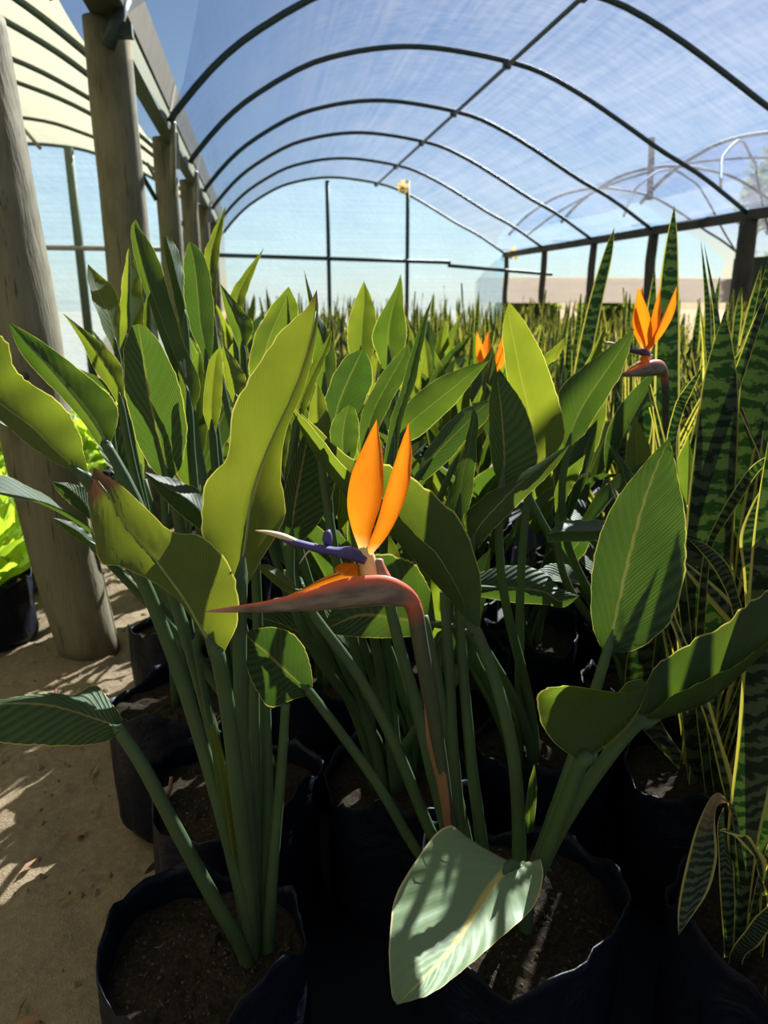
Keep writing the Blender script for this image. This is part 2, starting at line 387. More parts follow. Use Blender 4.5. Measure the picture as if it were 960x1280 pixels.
# end wall frame
def wall_post(px, Y, ztop, label, r=.035):
    b = aty(px, 330, Y); b.y = Y
    tag(tube('end_post', [(b.x, Y, 0), (b.x, Y, ztop * .5), (b.x, Y, ztop)], r, 'steel'), label, 'post')
wall_post(411, 13.24, 2.93, 'end-wall post standing left of the yellow tape')
wall_post(509, 13.24, 2.96, 'end-wall post tied with yellow tape at its top')
a, b = aty(272, 319, 13.2), aty(563, 328, 13.2)
tag(tube('end_rail', [a, a.lerp(b, .5), b], .034, 'steel'), 'horizontal dark rail across the far end sheet', 'rail')
a, b = aty(560, 332, 13.15), aty(690, 343, 13.15)
tag(tube('end_rail', [a, b], .03, 'steel'), 'short lower rail by the right corner of the far end sheet', 'rail')
for px, py, lab in ((503, 234, 'yellow tape knot tied at the top of the end post'), (641, 317, 'yellow tape knot at the right eave corner')):
    c = aty(px, py, 13.1); pv, pf = [], []
    for k in range(5):
        a = k * 1.256 + .3; d = Vector((math.cos(a), -.4, math.sin(a))) * .10
        e = Vector((-math.sin(a), .2, math.cos(a))) * .035
        n = len(pv); pv += [c - e * .5, c + e * .5, c + d + e, c + d * 1.1 - e]; pf.append((n, n + 1, n + 2, n + 3))
    MAT.setdefault('tape', plain('yellow_tape', (.75, .42, .02), .5, .3, 20, .2, trans=.4, tcol=(.9, .5, .02)))
    tag(mesh('tape_knot', pv, pf, 'tape', smooth=False), lab, 'tape')
# left tunnel end frame
b = aty(98, 300, 10.95)
tag(tube('end_post', [(b.x, 10.95, 0), (b.x, 10.95, 1.5), (b.x, 10.95, 2.93)], .06, 'beam', seg=10), 'green-grey post in the end sheet of the cream tunnel', 'post')
a, b = aty(20, 309, 10.92), aty(240, 312, 10.92); a = a + (a - b) * 1.2
tag(tube('end_rail', [a, a.lerp(b, .5), b], .035, 'bracket'), 'pale timber rail across the cream tunnel end sheet', 'rail')
a, b = aty(20, 150, 9.4), aty(50, 185, 9.0)
tag(tube('brace_pipe', [a, b], .02, 'pipe_brown'), 'short slanting strut hanging under the cream cover', 'pipe')

# gutter
gut = empty('rain_gutter', (-.55, 2, 2.2), 'grey galvanised gutter along the top of the timber posts', 'gutter')
go = gut.location
sec = [(-.625, 2.30), (-.615, 2.30), (-.585, 2.215), (-.475, 2.215), (-.425, 2.345), (-.415, 2.345), (-.455, 2.195), (-.60, 2.195)]
ysec = [1.0, 3.0, 5.2, 7.4, 9.6, 11.8, 13.3]
for a, b in zip(ysec[:-1], ysec[1:]):
    v = [Vector((x, y, z)) for y in (a, b - .004) for x, z in sec]; n = len(sec)
    f = [(i, (i + 1) % n, n + (i + 1) % n, n + i) for i in range(n)] + [tuple(range(n - 1, -1, -1)), tuple(range(n, 2 * n))]
    mesh('gutter_section', v, f, 'gutter', gut, go, smooth=False)
    v = [Vector((x + (.012 if x < -.55 else -.0) * 0, y, z - .012)) for y in (b - .05, b + .05) for x, z in sec]
    mesh('gutter_joint', v, f, 'bracket', gut, go, smooth=False)
v, f = box_data((-.50, 8.45, 2.122), (.075, 9.6, .11)); tag(mesh('gutter_beam', v, f, 'beam', smooth=False), 'green-grey beam carrying the gutter on the timber posts', 'beam')
# timber posts
def timber_post(pts, rad, label, group=None, seg=20, seed=0):
    pts = [Vector(p) for p in pts]
    n = 26; P = catmull(pts, n); Rr = catmull([float(r) for r in rad], n)
    v, f, uv = tube_data(P, Rr, seg)
    o_ = P[0].copy(); vv = []
    for i, q in enumerate(v):
        c_ = P[min(i // seg, n - 1)]; d_ = q - c_
        vv.append(c_ + d_ * (1 + .06 * noise.noise(Vector((d_.x * 30, d_.y * 30, q.z * 3 + seed)))))
    e = mesh('timber_post', vv, f, 'wood', None, o_, uv); e.location = o_
    return tag(e, label, 'post', group)
p0 = aty(115, 818, 2.30)
d0 = CAM.z
def atdist(px, py, Y): return aty(px, py, Y)
lp = timber_post([(p0.x, p0.y, -.03), aty(67, 640, 2.31), aty(30, 440, 2.33), aty(-6, 250, 2.36), aty(-25, 100, 2.40), aty(-33, 20, 2.42)],
                 [.092, .098, .108, .105, .086, .075], 'leaning weathered timber post with a dark knot beside the lettuces', None, 24, 1)
kn = aty(32, 470, 2.235); v, f, uv = tube_data([kn, kn + Vector((-.004, -.014, 0)), kn + Vector((-.006, -.022, 0))], [.016, .013, .004], 10); mesh('knot', v, f, 'wood_dark', lp, lp.location)
p = timber_post([(-.55, 3.66, 0), (-.55, 3.66, 1.2), (-.555, 3.66, 2.2)], [.105, .100, .092], 'thick upright timber post with a pipe clamped near its top', None, 22, 4)
a = aty(157, -2, 3.52); b = aty(135, 58, 3.50)
tube('clamped_pipe', [a, b], .028, 'steel', p, p.location, 10)
v, f = box_data(aty(148, 38, 3.52), (.11, .05, .05)); mesh('clamp', v, f, 'steel', p, p.location, smooth=False)
for i, y in enumerate((5.6, 7.5, 9.4, 11.3)):
    p = timber_post([(-.555, y, 0), (-.55, y, 1.1), (-.55, y, 2.11)], [.080, .078, .074], 'plain timber post under the gutter, %s beyond the post with the clamped pipe' % ORD[i], 'far timber posts under the gutter', 16, 7 + i)
    v, f = box_data((-.47, y - .09, 2.02), (.05, .02, .22), .3); mesh('bracket', v, f, 'bracket', p, p.location, smooth=False)

for y in (5.6, 7.5):
    tag(tube('brace_pipe', [(-.50, y - .1, 1.75), (-.44, y - .45, 2.12)], .016, 'bracket'), 'short slanting pipe brace between a far timber post and the gutter', 'pipe', 'gutter braces')
    tag(tube('brace_pipe', [(-.62, y - .06, 1.72), (-.86, y - .3, 2.2)], .016, 'steel'), 'short pipe brace from a far timber post to the cream cover', 'pipe', 'cream cover braces')
# ------------------------------------------------------------------ plants
def blade_data(Ls, Ms, Rs, n=44, m=7, bulge=.10, ripple=.0, serr=0.0, pleat=.0, seed=0, dry=None):
    """leaf surface from left-edge, midrib and right-edge stations (world points)"""
    rng = random.Random(seed)
    Lp, Mp, Rp = catmull(Ls, n), catmull(Ms, n), catmull(Rs, n)
    v, uv, dr, f = [], [], [], []
    W = 2 * m + 1; ph = rng.random() * 6
    for i in range(n):
        u = i / (n - 1)
        T = (Mp[min(i + 1, n - 1)] - Mp[max(i - 1, 0)])
        T = T.normalized() if T.length > 1e-9 else Vector((0, 0, 1))
        for k in range(-m, m + 1):
            E = Lp[i] if k < 0 else Rp[i]
            a = abs(k) / m; d = E - Mp[i]; wd = d.length
            N = T.cross(d); N = N.normalized() if N.length > 1e-9 else Vector((0, 0, 1))
            if k < 0: N = -N
            p = Mp[i] + d * a + N * (bulge * wd * 4 * a * (1 - a) * .5)
            p += N * (ripple * a * a * math.sin(u * 26 + ph + (0 if k < 0 else 1.7)) * min(1, wd / .03))
            if pleat: p += N * (pleat * math.sin((u - .26 * a) * 13 * 6.283) * min(1, wd / .02) * (1 if a < .99 else .5))
            if serr and abs(k) == m: p += d * (rng.uniform(-1, .3) * serr)
            v.append(p); uv.append((u, .5 + .5 * k / m)); dr.append(dry(u, k / m) if dry else 0.0)
    for i in range(n - 1):
        for k in range(W - 1):
            a = i * W + k; f.append((a, a + 1, a + 1 + W, a + W))
    return v, f, uv, dr, Mp

def traced(stations, d0, d1, dl=.0, dr=.0, mid=.0):
    """pixel stations -> world points with their own depth; dl/dr: how far the edges lie behind the midrib"""
    mp = [s[2:4] for s in stations]; ln = [0]
    for a, b in zip(mp[:-1], mp[1:]): ln.append(ln[-1] + math.hypot(a[0] - b[0], a[1] - b[1]))
    wl = [math.hypot(s[0] - s[2], s[1] - s[3]) for s in stations]; wr = [math.hypot(s[4] - s[2], s[5] - s[3]) for s in stations]
    ml, mr = max(wl) + 1e-6, max(wr) + 1e-6
    L_, M_, R_ = [], [], []
    for i, s in enumerate(stations):
        t = ln[i] / (ln[-1] or 1); d = d0 + (d1 - d0) * t + mid * 4 * t * (1 - t)
        M_.append(at(s[2], s[3], d)); L_.append(at(s[0], s[1], d + dl * wl[i] / ml)); R_.append(at(s[4], s[5], d + dr * wr[i] / mr))
    return L_, M_, R_
def st(*a):
    """stations given as 6-tuples, or a 2-tuple for a tip"""
    return [(q[0], q[1]) * 3 if len(q) == 2 else q for q in a]

LEAF_LABEL = None
class Plant:
    def __init__(s, name, base, label, cat, group=None):
        s.base = Vector(base); s.e = empty(name, base, label, cat, group); s.k = 0
    def leaf(s, stations, d0, d1, dl=0, dr=0, mat='leaf', bulge=.10, ripple=.0012, serr=.03, pleat=.0005, dry=None, rib=False, stalk=True, r0=.0058, r1=.0105, path=None, mid=0, spread=.022, name='leaf', root=False):
        s.k += 1
        T3 = traced(stations, d0, d1, dl, dr, mid)
        if root:
            rg_ = random.Random(s.k * 17); ra = rg_.random() * 6.28; rb = s.base + Vector((math.cos(ra), math.sin(ra), 0)) * .03 - Vector((0, 0, .012))
            if T3[1][0].z < SZ + .10: rb = Vector((T3[1][0].x * .9 + s.base.x * .1, T3[1][0].y * .9 + s.base.y * .1, SZ - .018))
            sv_ = (T3[2][0] - T3[0][0]).normalized() * .011
            for lst, off in zip(T3, (-1, 0, 1)): lst.insert(0, rb + sv_ * off)
        v, f, uv, dr_, Mp = blade_data(*T3, bulge=bulge, ripple=ripple, serr=serr, pleat=pleat, seed=s.k * 7 + int(s.base.x * 100), dry=dry)
        global LEAF_LABEL
        o = mesh(name, v, f, mat, s.e, s.base, uv, dry=dr_ if dry else None)
        if LEAF_LABEL: o['label'] = LEAF_LABEL; LEAF_LABEL = None
        if rib:
            n = len(Mp); P = [Mp[i] for i in range(0, n - 2, 3)]
            back = [(CAM - q).normalized() * .0006 for q in P]
            tube('midrib', [q + b for q, b in zip(P, back)], [.0017 * (1 - i / len(P)) + .0004 for i in range(len(P))], 'midrib', o, s.base, 6)
        if path: s.stalk([Mp[7], Mp[3]] + [at(*q) for q in path], r0, r1, lead=True)
        elif stalk:
            rng = random.Random(s.k * 31 + int(s.base.y * 100)); a = rng.random() * 6.28
            b = s.base + Vector((math.cos(a), math.sin(a), 0)) * spread - Vector((0, 0, .022))
            P0 = Mp[0]; T = (Mp[3] - Mp[0]).normalized(); h = (P0 - b).length
            c1 = P0 - T * h * .35; c2 = b + Vector(((P0.x - b.x) * .15, (P0.y - b.y) * .15, h * .4))
            pts = []
            for i in range(15):
                t = i / 14; pts.append(P0 * (1 - t) ** 3 + c1 * 3 * t * (1 - t) ** 2 + c2 * 3 * t * t * (1 - t) + b * t ** 3)
            s.stalk([Mp[7], Mp[5], Mp[2]] + pts, r0, r1, lead=True)
        return o
    def stalk(s, pts, r0=.006, r1=.0105, mat='stalk', name='stalk', flat=.85, lead=False):
        pts = [Vector(p) for p in pts]; e_ = pts[-1]
        if e_.z > SZ - .012:
            dv = Vector((s.base.x - e_.x, s.base.y - e_.y, 0)); k_ = max(0, dv.length - .06) / (dv.length or 1)
            pts.append(Vector((e_.x + dv.x * k_, e_.y + dv.y * k_, SZ - .022)))
        P = catmull(pts, 28) if len(pts) < 12 else pts
        n = len(P); rad = [r0 + (r1 - r0) * (i / (n - 1)) ** 1.3 for i in range(n)]
        if lead: rad = [r * min(1, .12 + (i / (n - 1)) / .16) for i, r in enumerate(rad)]
        return tube(name, P, rad, mat, s.e, s.base, 10, flat)

# --- grow bags (shared meshes)
BAGS = []; BPOS = [(1.12, 1.83), (1.0, 2.17)]
def bag_meshes():
    for sd in range(5):
        rng = random.Random(sd + 3); seg = 44; rows = []
        ph = [rng.random() * 6.28 for _ in range(5)]
        def rr(a, z): return 1 + .045 * math.sin(3 * a + ph[0]) * (z + .15) + .035 * math.sin(5 * a + ph[1] + z * 2) * (z + .1) + .02 * math.sin(9 * a + ph[2] + z * 5) + .012 * math.sin(17 * a + ph[3] - z * 4)
        prof_ = [(0, .0), (.80, .0), (.97, .02)] + [(1.0, .04 + .24 * i / 7) for i in range(8)] + [(1.01, .295), (.995, .297)] + [(.985, .28 - .015 * i) for i in range(4)]
        v, f = [], []
        for R_, z in prof_:
            for k in range(seg):
                a = 2 * math.pi * k / seg; rim = (.018 * math.sin(2 * a + ph[4]) + .012 * math.sin(5 * a + ph[0]) + .006 * math.sin(11 * a)) * max(0, (z - .15) / .15)
                q = R_ * .130 * rr(a, z / .3)
                v.append(Vector((q * math.cos(a), q * math.sin(a), z + rim)))
        for i in range(len(prof_) - 1):
            for k in range(seg):
                a, b = i * seg + k, i * seg + (k + 1) % seg; f.append((a, b, b + seg, a + seg))
        me = bpy.data.meshes.new('grow_bag'); me.from_pydata(v, [], f); me.materials.append(MAT['bag']); me.polygons.foreach_set('use_smooth', [True] * len(f))
        sv, sf = [Vector((0, 0, .256))], []
        nr = 14
        for i in range(1, nr + 1):
            for k in range(seg):
                a = 2 * math.pi * k / seg; q = .130 * i / nr * rr(a, .8) * .985
                p = Vector((q * math.cos(a), q * math.sin(a), 0))
                sv.append(p + Vector((0, 0, .25 + .012 * noise.noise(p * 25 + Vector((sd, 0, 0))) + .008 * noise.noise(p * 70) + .004 * noise.noise(p * 180))))
        for k in range(seg): sf.append((0, 1 + k, 1 + (k + 1) % seg))
        for i in range(nr - 1):
            for k in range(seg):
                a, b = 1 + i * seg + k, 1 + i * seg + (k + 1) % seg; sf.append((a, a + seg, b + seg, b))
        ms = bpy.data.meshes.new('soil'); ms.from_pydata(sv, [], sf); ms.materials.append(MAT['soil'])
        BAGS.append((me, ms))
bag_meshes()
def bag(x, y, label, group=None, var=0, rot=0, sc=1.0, z=0.0, szz=None, crumbs=0):
    me, ms = BAGS[var % 5]; BPOS.append((x, y))
    o = bpy.data.objects.new('grow_bag', me); COL.objects.link(o); o.location = (x, y, z); o.rotation_euler.z = rot; o.scale = (sc, sc, szz or 1)
    tag(o, label, 'grow bag', group)
    s_ = bpy.data.objects.new('soil', ms); COL.objects.link(s_); s_.parent = o
    if crumbs:
        rg_ = random.Random(crumbs); v, f = [], []
        for _ in range(300):
            a = rg_.random() * 6.28; q = .115 * math.sqrt(rg_.random()); z_ = .25 + .012 * noise.noise(Vector((q * math.cos(a), q * math.sin(a), 0)) * 25 + Vector((var % 5, 0, 0)))
            s2 = rg_.choice((.0015, .002, .002, .003, .003, .0045)); n = len(v); c_ = Vector((q * math.cos(a), q * math.sin(a), z_))
            v += [c_ + Vector((rg_.uniform(.5, 1) * dx, rg_.uniform(.5, 1) * dy, rg_.uniform(.5, 1) * dz)) * s2 for dx, dy, dz in ((1, 0, 0), (0, 1, 0), (-1, 0, 0), (0, -1, 0), (0, 0, 1), (0, 0, -1))]
            f += [(n, n + 1, n + 4), (n + 1, n + 2, n + 4), (n + 2, n + 3, n + 4), (n + 3, n, n + 4), (n + 1, n, n + 5), (n + 2, n + 1, n + 5), (n + 3, n + 2, n + 5), (n, n + 3, n + 5)]
        c_ = mesh('crumbs', v, f, 'chip', s_, smooth=False); c_['kind'] = 'stuff'
    return o
SZ = .245

# ---------------- plant A: left foreground
bag(-.105, .80, 'black polythene grow bag of the left foreground plant beside the sandy path', None, 0, .4, 1.0, crumbs=1)
A = Plant('bird_of_paradise_plant', (-.045, .81, SZ), 'bird of paradise plant with a brown-tipped leaf beside the sandy path', 'plant')
A.leaf(st((298, 742, 301, 744, 304, 742), (262, 692, 303, 702, 322, 707), (251, 655, 308, 668, 345, 672), (256, 606, 314, 622, 357, 636), (283, 570, 327, 580, 352, 592),
          (290, 516, 346, 535, 357, 540), (315, 466, 368, 488, 379, 490), (349, 416, 385, 438, 392, 440), (383, 384, 394, 395, 398, 392), (396, 362)),
       .86, .90, -.015, .05, bulge=.12, r0=.007, rib=True, path=[(301, 742, .86), (300, 830, .88), (303, 930, .91), (312, 1060, .955), (320, 1200, 1.005)], serr=.04,
       dry=lambda u, v: max(0, min(1, (u - .90) * 14)))
LEAF_LABEL = 'broad leaf with a dried brown tip'
A.leaf(st((271, 824, 273, 825, 276, 823), (256, 800, 265, 808, 287, 802), (238, 770, 248, 780, 297, 778), (220, 748, 231, 750, 297, 735), (200, 733, 212, 724, 284, 700),
          (172, 718, 192, 697, 252, 670), (146, 708, 172, 676, 215, 664), (124, 702, 153, 652, 180, 632), (114, 655, 138, 622, 152, 607), (110, 618, 123, 602, 130, 592), (112, 606, 115, 592, 117, 584)),
       .82, .76, -.02, .03, bulge=.08, rib=True, path=[(273, 824, .82), (285, 890, .85), (297, 990, .89), (308, 1090, .95), (318, 1200, 1.0)], r0=.008,
       dry=lambda u, v: max(0, min(1, (u - .815 + .02 * v) * 40)))
A.leaf(st((110, 607, 112, 604, 114, 598), (85, 586, 92, 584, 106, 570), (58, 574, 66, 560, 99, 540), (30, 550, 40, 534, 84, 511), (2, 531, 10, 512, 50, 485),
          (-25, 516, -20, 488, 20, 462), (-45, 490, -45, 462, 4, 420), (-66, 440)), .815, .72, -.02, .02, bulge=.14, ripple=.003, serr=.05,
       path=[(112, 604, .815), (145, 660, .845), (187, 745, .87), (232, 865, .89), (275, 1010, .925), (304, 1130, .965), (314, 1195, .995)], r0=.0075, r1=.010)
A.leaf(st((132, 560, 135, 561, 138, 557), (122, 555, 128, 545, 146, 531), (105, 530, 112, 520, 147, 508), (80, 500, 88, 490, 127, 484), (50, 470, 58, 455, 92, 456), (25, 440, 32, 428, 55, 428), (10, 402)),
       .92, .86, .0, .02, rib=True, path=[(135, 560, .92), (170, 625, .93), (215, 740, .94), (262, 900, .96), (300, 1080, .985), (318, 1190, 1.01)], r0=.006)
A.leaf(st((148, 918, 151, 917, 155, 911), (130, 928, 140, 906, 147, 888), (105, 932, 118, 898, 120, 857), (80, 933, 90, 888, 90, 868), (45, 932, 55, 880, 52, 866), (0, 928, 5, 879, 5, 874), (-48, 905, -48, 890, -47, 884)),
       .86, .80, -.015, .05, mat='leaf_rib_shaded', bulge=.06, path=[(151, 916, .86), (180, 960, .87), (222, 1040, .90), (265, 1120, .94), (305, 1190, .985)], r0=.0075, r1=.0125)
for pth, r0, r1 in (([(330, 800, .965), (332, 900, .965), (334, 1010, .975), (330, 1110, .99), (328, 1190, 1.01)], .007, .0115),
                    ([(357, 880, .90), (352, 960, .925), (343, 1060, .955), (336, 1165, .995)], .0055, .010),
                    ([(318, 790, .93), (318, 900, .945), (320, 1040, .97), (322, 1180, 1.0)], .006, .010),
                    ([(243, 800, .93), (262, 900, .95), (290, 1040, .975), (312, 1170, 1.0)], .004, .009)):
    A.stalk([at(*q) for q in pth], r0, r1)
v, f, uv, d_, m_ = blade_data(*traced(st((262, 905, 264, 905, 268, 905), (266, 950, 272, 950, 280, 950), (276, 1010, 283, 1010, 291, 1008), (290, 1075, 292, 1078, 296, 1075)), .875, .93, .0, .008))
mesh('leaf_sheath', v, f, 'leaf', A.e, A.base, uv)

# ---------------- plant B: the flowering plant
bag(.328, .818, 'black polythene grow bag of the plant in full flower', None, 1, 2.2, 1.12, crumbs=2)
Bp = Plant('bird_of_paradise_plant', (.325, .84, SZ), 'bird of paradise plant with one large open orange flower', 'plant')
Bp.leaf(st((596, 793, 598, 797, 600, 793), (582, 772, 588, 783, 601, 765), (579, 750, 572, 762, 602, 728), (566, 722, 553, 740, 594, 688), (545, 692, 530, 715, 570, 643), (518, 665, 507, 688, 535, 610),
           (496, 640, 482, 665, 500, 588), (466, 612, 452, 645, 468, 572), (432, 583, 425, 612, 438, 572), (398, 543, 393, 568, 402, 540), (372, 515, 370, 525, 374, 513), (362, 502)),
        1.0, 1.0, -.02, .012, bulge=.10, serr=.05, ripple=.0018, path=[(598, 795, 1.0), (622, 860, 1.0), (641, 940, 1.0), (648, 1020, 1.03), (648, 1090, 1.06)], r0=.0075, r1=.0115)
LEAF_LABEL = 'upright oval leaf with strong ribs'
Bp.leaf(st((753, 813, 758, 819, 764, 817), (741, 785, 764, 797, 797, 811), (738, 745, 772, 757, 839, 778), (741, 702, 783, 708, 855, 728), (751, 663, 794, 665, 859, 685), (768, 627, 806, 623, 857, 645),
           (792, 595, 820, 585, 851, 610), (815, 568, 830, 562, 843, 575), (837, 547)), .95, .97, .01, .015, mat='leaf_rib_shaded', bulge=.10, pleat=.0018,
        path=[(758, 818, .95), (742, 870, .955), (712, 960, .985), (680, 1050, 1.025), (660, 1110, 1.06)], r0=.006, r1=.010)
LEAF_LABEL = 'leaf rolled up into a scoop'
Bp.leaf(st((724, 951, 728, 953, 732, 950), (690, 926, 745, 942, 745, 925), (672, 893, 760, 932, 755, 900), (675, 864, 775, 920, 765, 880), (702, 857, 788, 906, 772, 868),
           (748, 862, 798, 890, 778, 858), (787, 866, 806, 872, 788, 851), (801, 862, 811, 857, 803, 848)), .86, .855, -.045, .03, bulge=.25, rib=False, serr=.02,
        path=[(727, 951, .86), (708, 1000, .905), (684, 1060, .97), (660, 1120, 1.02)], r0=.010, r1=.013)
Bp.leaf(st((796, 901, 795, 905, 797, 898), (822, 885, 818, 901, 806, 852), (843, 868, 848, 892, 830, 821), (873, 853, 880, 881, 870, 797), (902, 840, 906, 862, 905, 779),
           (930, 824, 930, 840, 932, 755), (962, 800, 962, 808, 965, 735), (1000, 762, 1000, 768, 1000, 715), (1040, 712)), .905, .895, -.02, .012, mat='leaf', bulge=.08, serr=.06, rib=False,
        path=[(796, 904, .905), (763, 942, .92), (722, 1000, .95), (690, 1055, .98), (660, 1125, 1.02)], r0=.0095, r1=.0125)
LEAF_LABEL = 'pale sunlit leaf with a yellow midrib hanging over the bag'
Bp.leaf(st((565, 1031, 640, 1078, 676, 1074), (547, 1040, 630, 1091, 679, 1094), (520, 1075, 612, 1113, 670, 1128), (494, 1122, 592, 1145, 643, 1158), (487, 1170, 568, 1182, 608, 1187),
           (487, 1215, 540, 1212, 571, 1220), (490, 1243, 512, 1240, 532, 1245), (496, 1256)), 
        .965, .745, -.02, -.004, mat='leaf_pale', bulge=-.12, pleat=.0012, rib=False, serr=.0,
        path=[(645, 1080, .965), (656, 1086, .985), (657, 1110, 1.02), (650, 1140, 1.05)], r0=.007, r1=.009,
        dry=lambda u, v: max(0, min(1, (.02 - u) * 60)))
Bp.leaf(st((384, 870, 388, 866, 391, 858), (362, 876, 372, 852, 389, 836), (338, 885, 352, 834, 379, 806), (318, 860, 332, 815, 359, 788), (307, 828, 316, 802, 335, 784), (305, 800, 308, 792, 313, 787)),
        .93, .90, .015, .0, bulge=.12, mat='leaf_rib_shaded', path=[(387, 865, .93), (425, 915, .955), (475, 985, .995), (520, 1062, 1.04), (560, 1110, 1.07)], r0=.0055, r1=.009)
Bp.leaf(st((375, 748, 378, 744, 376, 738), (350, 735, 355, 727, 358, 720), (330, 718, 333, 712, 338, 707), (318, 705)), .97, .95, 0, .01,
        path=[(378, 744, .97), (395, 773, .975), (446, 842, .985), (492, 927, 1.01), (538, 1040, 1.055), (575, 1110, 1.08)], r0=.0055, r1=.010)
for pth, r0, r1 in (([(484, 740, .98), (500, 810, .99), (520, 880, 1.01), (545, 985, 1.04), (572, 1090, 1.08)], .0075, .0105),
                    ([(556, 740, 1.045), (562, 850, 1.045), (568, 960, 1.05), (580, 1080, 1.09)], .0075, .0105),
                    ([(572, 735, 1.055), (580, 850, 1.055), (590, 960, 1.06), (606, 1085, 1.10)], .007, .011),
                    ([(530, 770, 1.03), (548, 850, 1.04), (565, 960, 1.06), (590, 1085, 1.1)], .006, .010)):
    Bp.stalk([at(*q) for q in pth], r0, r1)
v, f, uv, d_, m_ = blade_data(*traced(st((655, 1040, 660, 1042, 666, 1040), (657, 1010, 663, 1010, 670, 1008), (661, 980, 666, 980, 671, 980), (668, 955)), 1.0, .99, .006, .006))
mesh('new_shoot', v, f, 'leaf', Bp.e, Bp.base, uv)
# flower
def flower_mats():
    g = G('orange_sepal'); u, v, _ = g.uv(); n = g.noise(g.scale(g.obj(), (1, 1, .3)), 60, 3)
    s = g.math('SINE', g.math('MULTIPLY', g.math('ADD', v, g.math('MULTIPLY', n, .08)), 70.0))
    c = g.mix(n, (.85, .20, .005), (.92, .30, .012)); c = g.mix(g.ramp(u, .12, .0), c, (.85, .62, .2))
    b = g.bump(g.math('ADD', s, n), .5, .0010)
    MAT['sepal'] = g.done(g.mixsh(.45, g.prin(c, .5, .3, b), g.sh('Translucent', c)))
    g = G('spathe'); u, v, _ = g.uv()
    # v runs round the section: 0/1 the upper slit, .5 the keel
    k = g.math('ABSOLUTE', g.math('SUBTRACT', g.math('MULTIPLY', v, 2.0), 1.0))
    n = g.noise(g.obj(), 50, 4)
    side = g.mix(g.ramp(g.noise(g.scale(g.obj(), (.25, 1, 1)), 90, 4), .35, .65), (.12, .085, .07), (.25, .19, .15)); c = g.mix(g.ramp(k, .62, .86), side, (.75, .13, .05))
    c = g.mix(g.ramp(k, .22, .02), c, (.16, .24, .13))
    c = g.mix(g.ramp(u, .16, .0), c, (.55, .12, .08)); c = g.mix(g.ramp(u, .78, 1.0), c, (.55, .24, .16))
    line = g.math('MULTIPLY', g.ramp(g.math('ABSOLUTE', g.math('SUBTRACT', k, g.math('ADD', .20, g.math('MULTIPLY', n, .1)))), .035, .0), .7)
    c = g.mix(line, c, (.05, .04, .03))
    MAT['spathe'] = g.done(g.prin(c, .5, .28, g.bump(n, .4, .001)))
    MAT['tongue'] = plain('blue_tongue', (.060, .052, .17), .55, .3, 60, .6)
    MAT['beak'] = plain('pale_beak', (.62, .47, .33), .6, .3, 60, .3)
    MAT['cream_base'] = plain('cream_base', (.75, .60, .30), .5, .3, 40, .25, trans=.25)
    g = G('flower_stalk'); u, v, _ = g.uv(); n = g.noise(g.scale(g.obj(), (1, 1, .2)), 55, 4)
    c = g.mix(n, (.03, .05, .03), (.085, .095, .055)); c = g.mix(g.math('MULTIPLY', g.ramp(n, .56, .62), g.ramp(u, .15, .5)), c, (.12, .055, .032)); c = g.mix(g.ramp(u, .22, .05), c, (.42, .085, .045))
    MAT['fstalk'] = g.done(g.prin(c, .5, .3))
flower_mats()
FD = .865
def loft(pts, rv, rl, seg=18, slit=.0):
    """elliptical loft; v=0 at the top"""
    v, f, uv = [], [], []
    n = len(pts)
    for i, p in enumerate(pts):
        t = (pts[min(i + 1, n - 1)] - pts[max(i - 1, 0)]).normalized()
        up = Vector((0, 0, 1)); up = (up - t * up.dot(t)).normalized(); sd = t.cross(up)
        for k in range(seg + 1):
            a = 2 * math.pi * k / seg
            v.append(p + up * math.cos(a) * rv[i] * (1 if math.cos(a) > 0 else 1) + sd * math.sin(a) * rl[i] * (1 - .25 * math.cos(a))); uv.append((i / (n - 1), k / seg))
    for i in range(n - 1):
        for k in range(seg):
            a = i * (seg + 1) + k; f.append((a, a + 1, a + seg + 2, a + seg + 1))
    return v, f, uv
sp = [(519, 757, 9), (508, 747, 13), (495, 742, 17), (478, 738, 19.5), (455, 739, 20), (430, 742, 19), (400, 748, 15), (370, 753, 11), (335, 758, 7.5), (300, 761, 4.5), (275, 763, 2.6), (258, 764, .8)]
FDs = [FD + .0 * i for i in range(12)]
P = catmull([at(x, y, FD - .006 * i) for i, (x, y, r) in enumerate(sp)], 34)
rv = catmull([r * FD / F for x, y, r in sp], 34); rl = [r * .62 for r in rv]
v, f, uv = loft(P, rv, rl)
fl = mesh('flower', v, f, 'spathe', Bp.e, Bp.base, uv); fl['label'] = 'large open orange and blue flower with a reddish beak-like bract'
def sepal(stations, d0, d1, dl, dr, name='sepal', mat='sepal', bulge=.3):
    v, f, uv, _, _ = blade_data(*traced(stations, d0, d1, dl, dr), n=28, m=6, bulge=bulge)
    return mesh(name, v, f, mat, fl, Bp.base, uv)
sepal(st((450, 690, 455, 692, 459, 690), (438, 655, 455, 660, 466, 660), (434, 625, 456, 628, 476, 630), (440, 590, 460, 592, 480, 600), (453, 560, 464, 562, 478, 568), (464, 537, 469, 538, 474, 542), (471, 524)), FD - .005, FD - .0, .012, .012, bulge=-.3)
sepal(st((455, 693, 460, 694, 466, 692), (461, 678, 472, 672, 484, 670), (472, 650, 486, 645, 500, 640), (481, 617, 497, 612, 512, 604), (491, 585, 503, 582, 515, 572), (501, 555, 507, 553, 514, 553), (511, 528)), FD - .012, FD - .02, .012, .010, bulge=-.3)
sepal(st((418, 714, 430, 720, 447, 722), (420, 708, 434, 712, 447, 714), (428, 704, 440, 706, 446, 709), (445, 704)), FD - .014, FD - .016, .0, .0, 'folded_sepal')
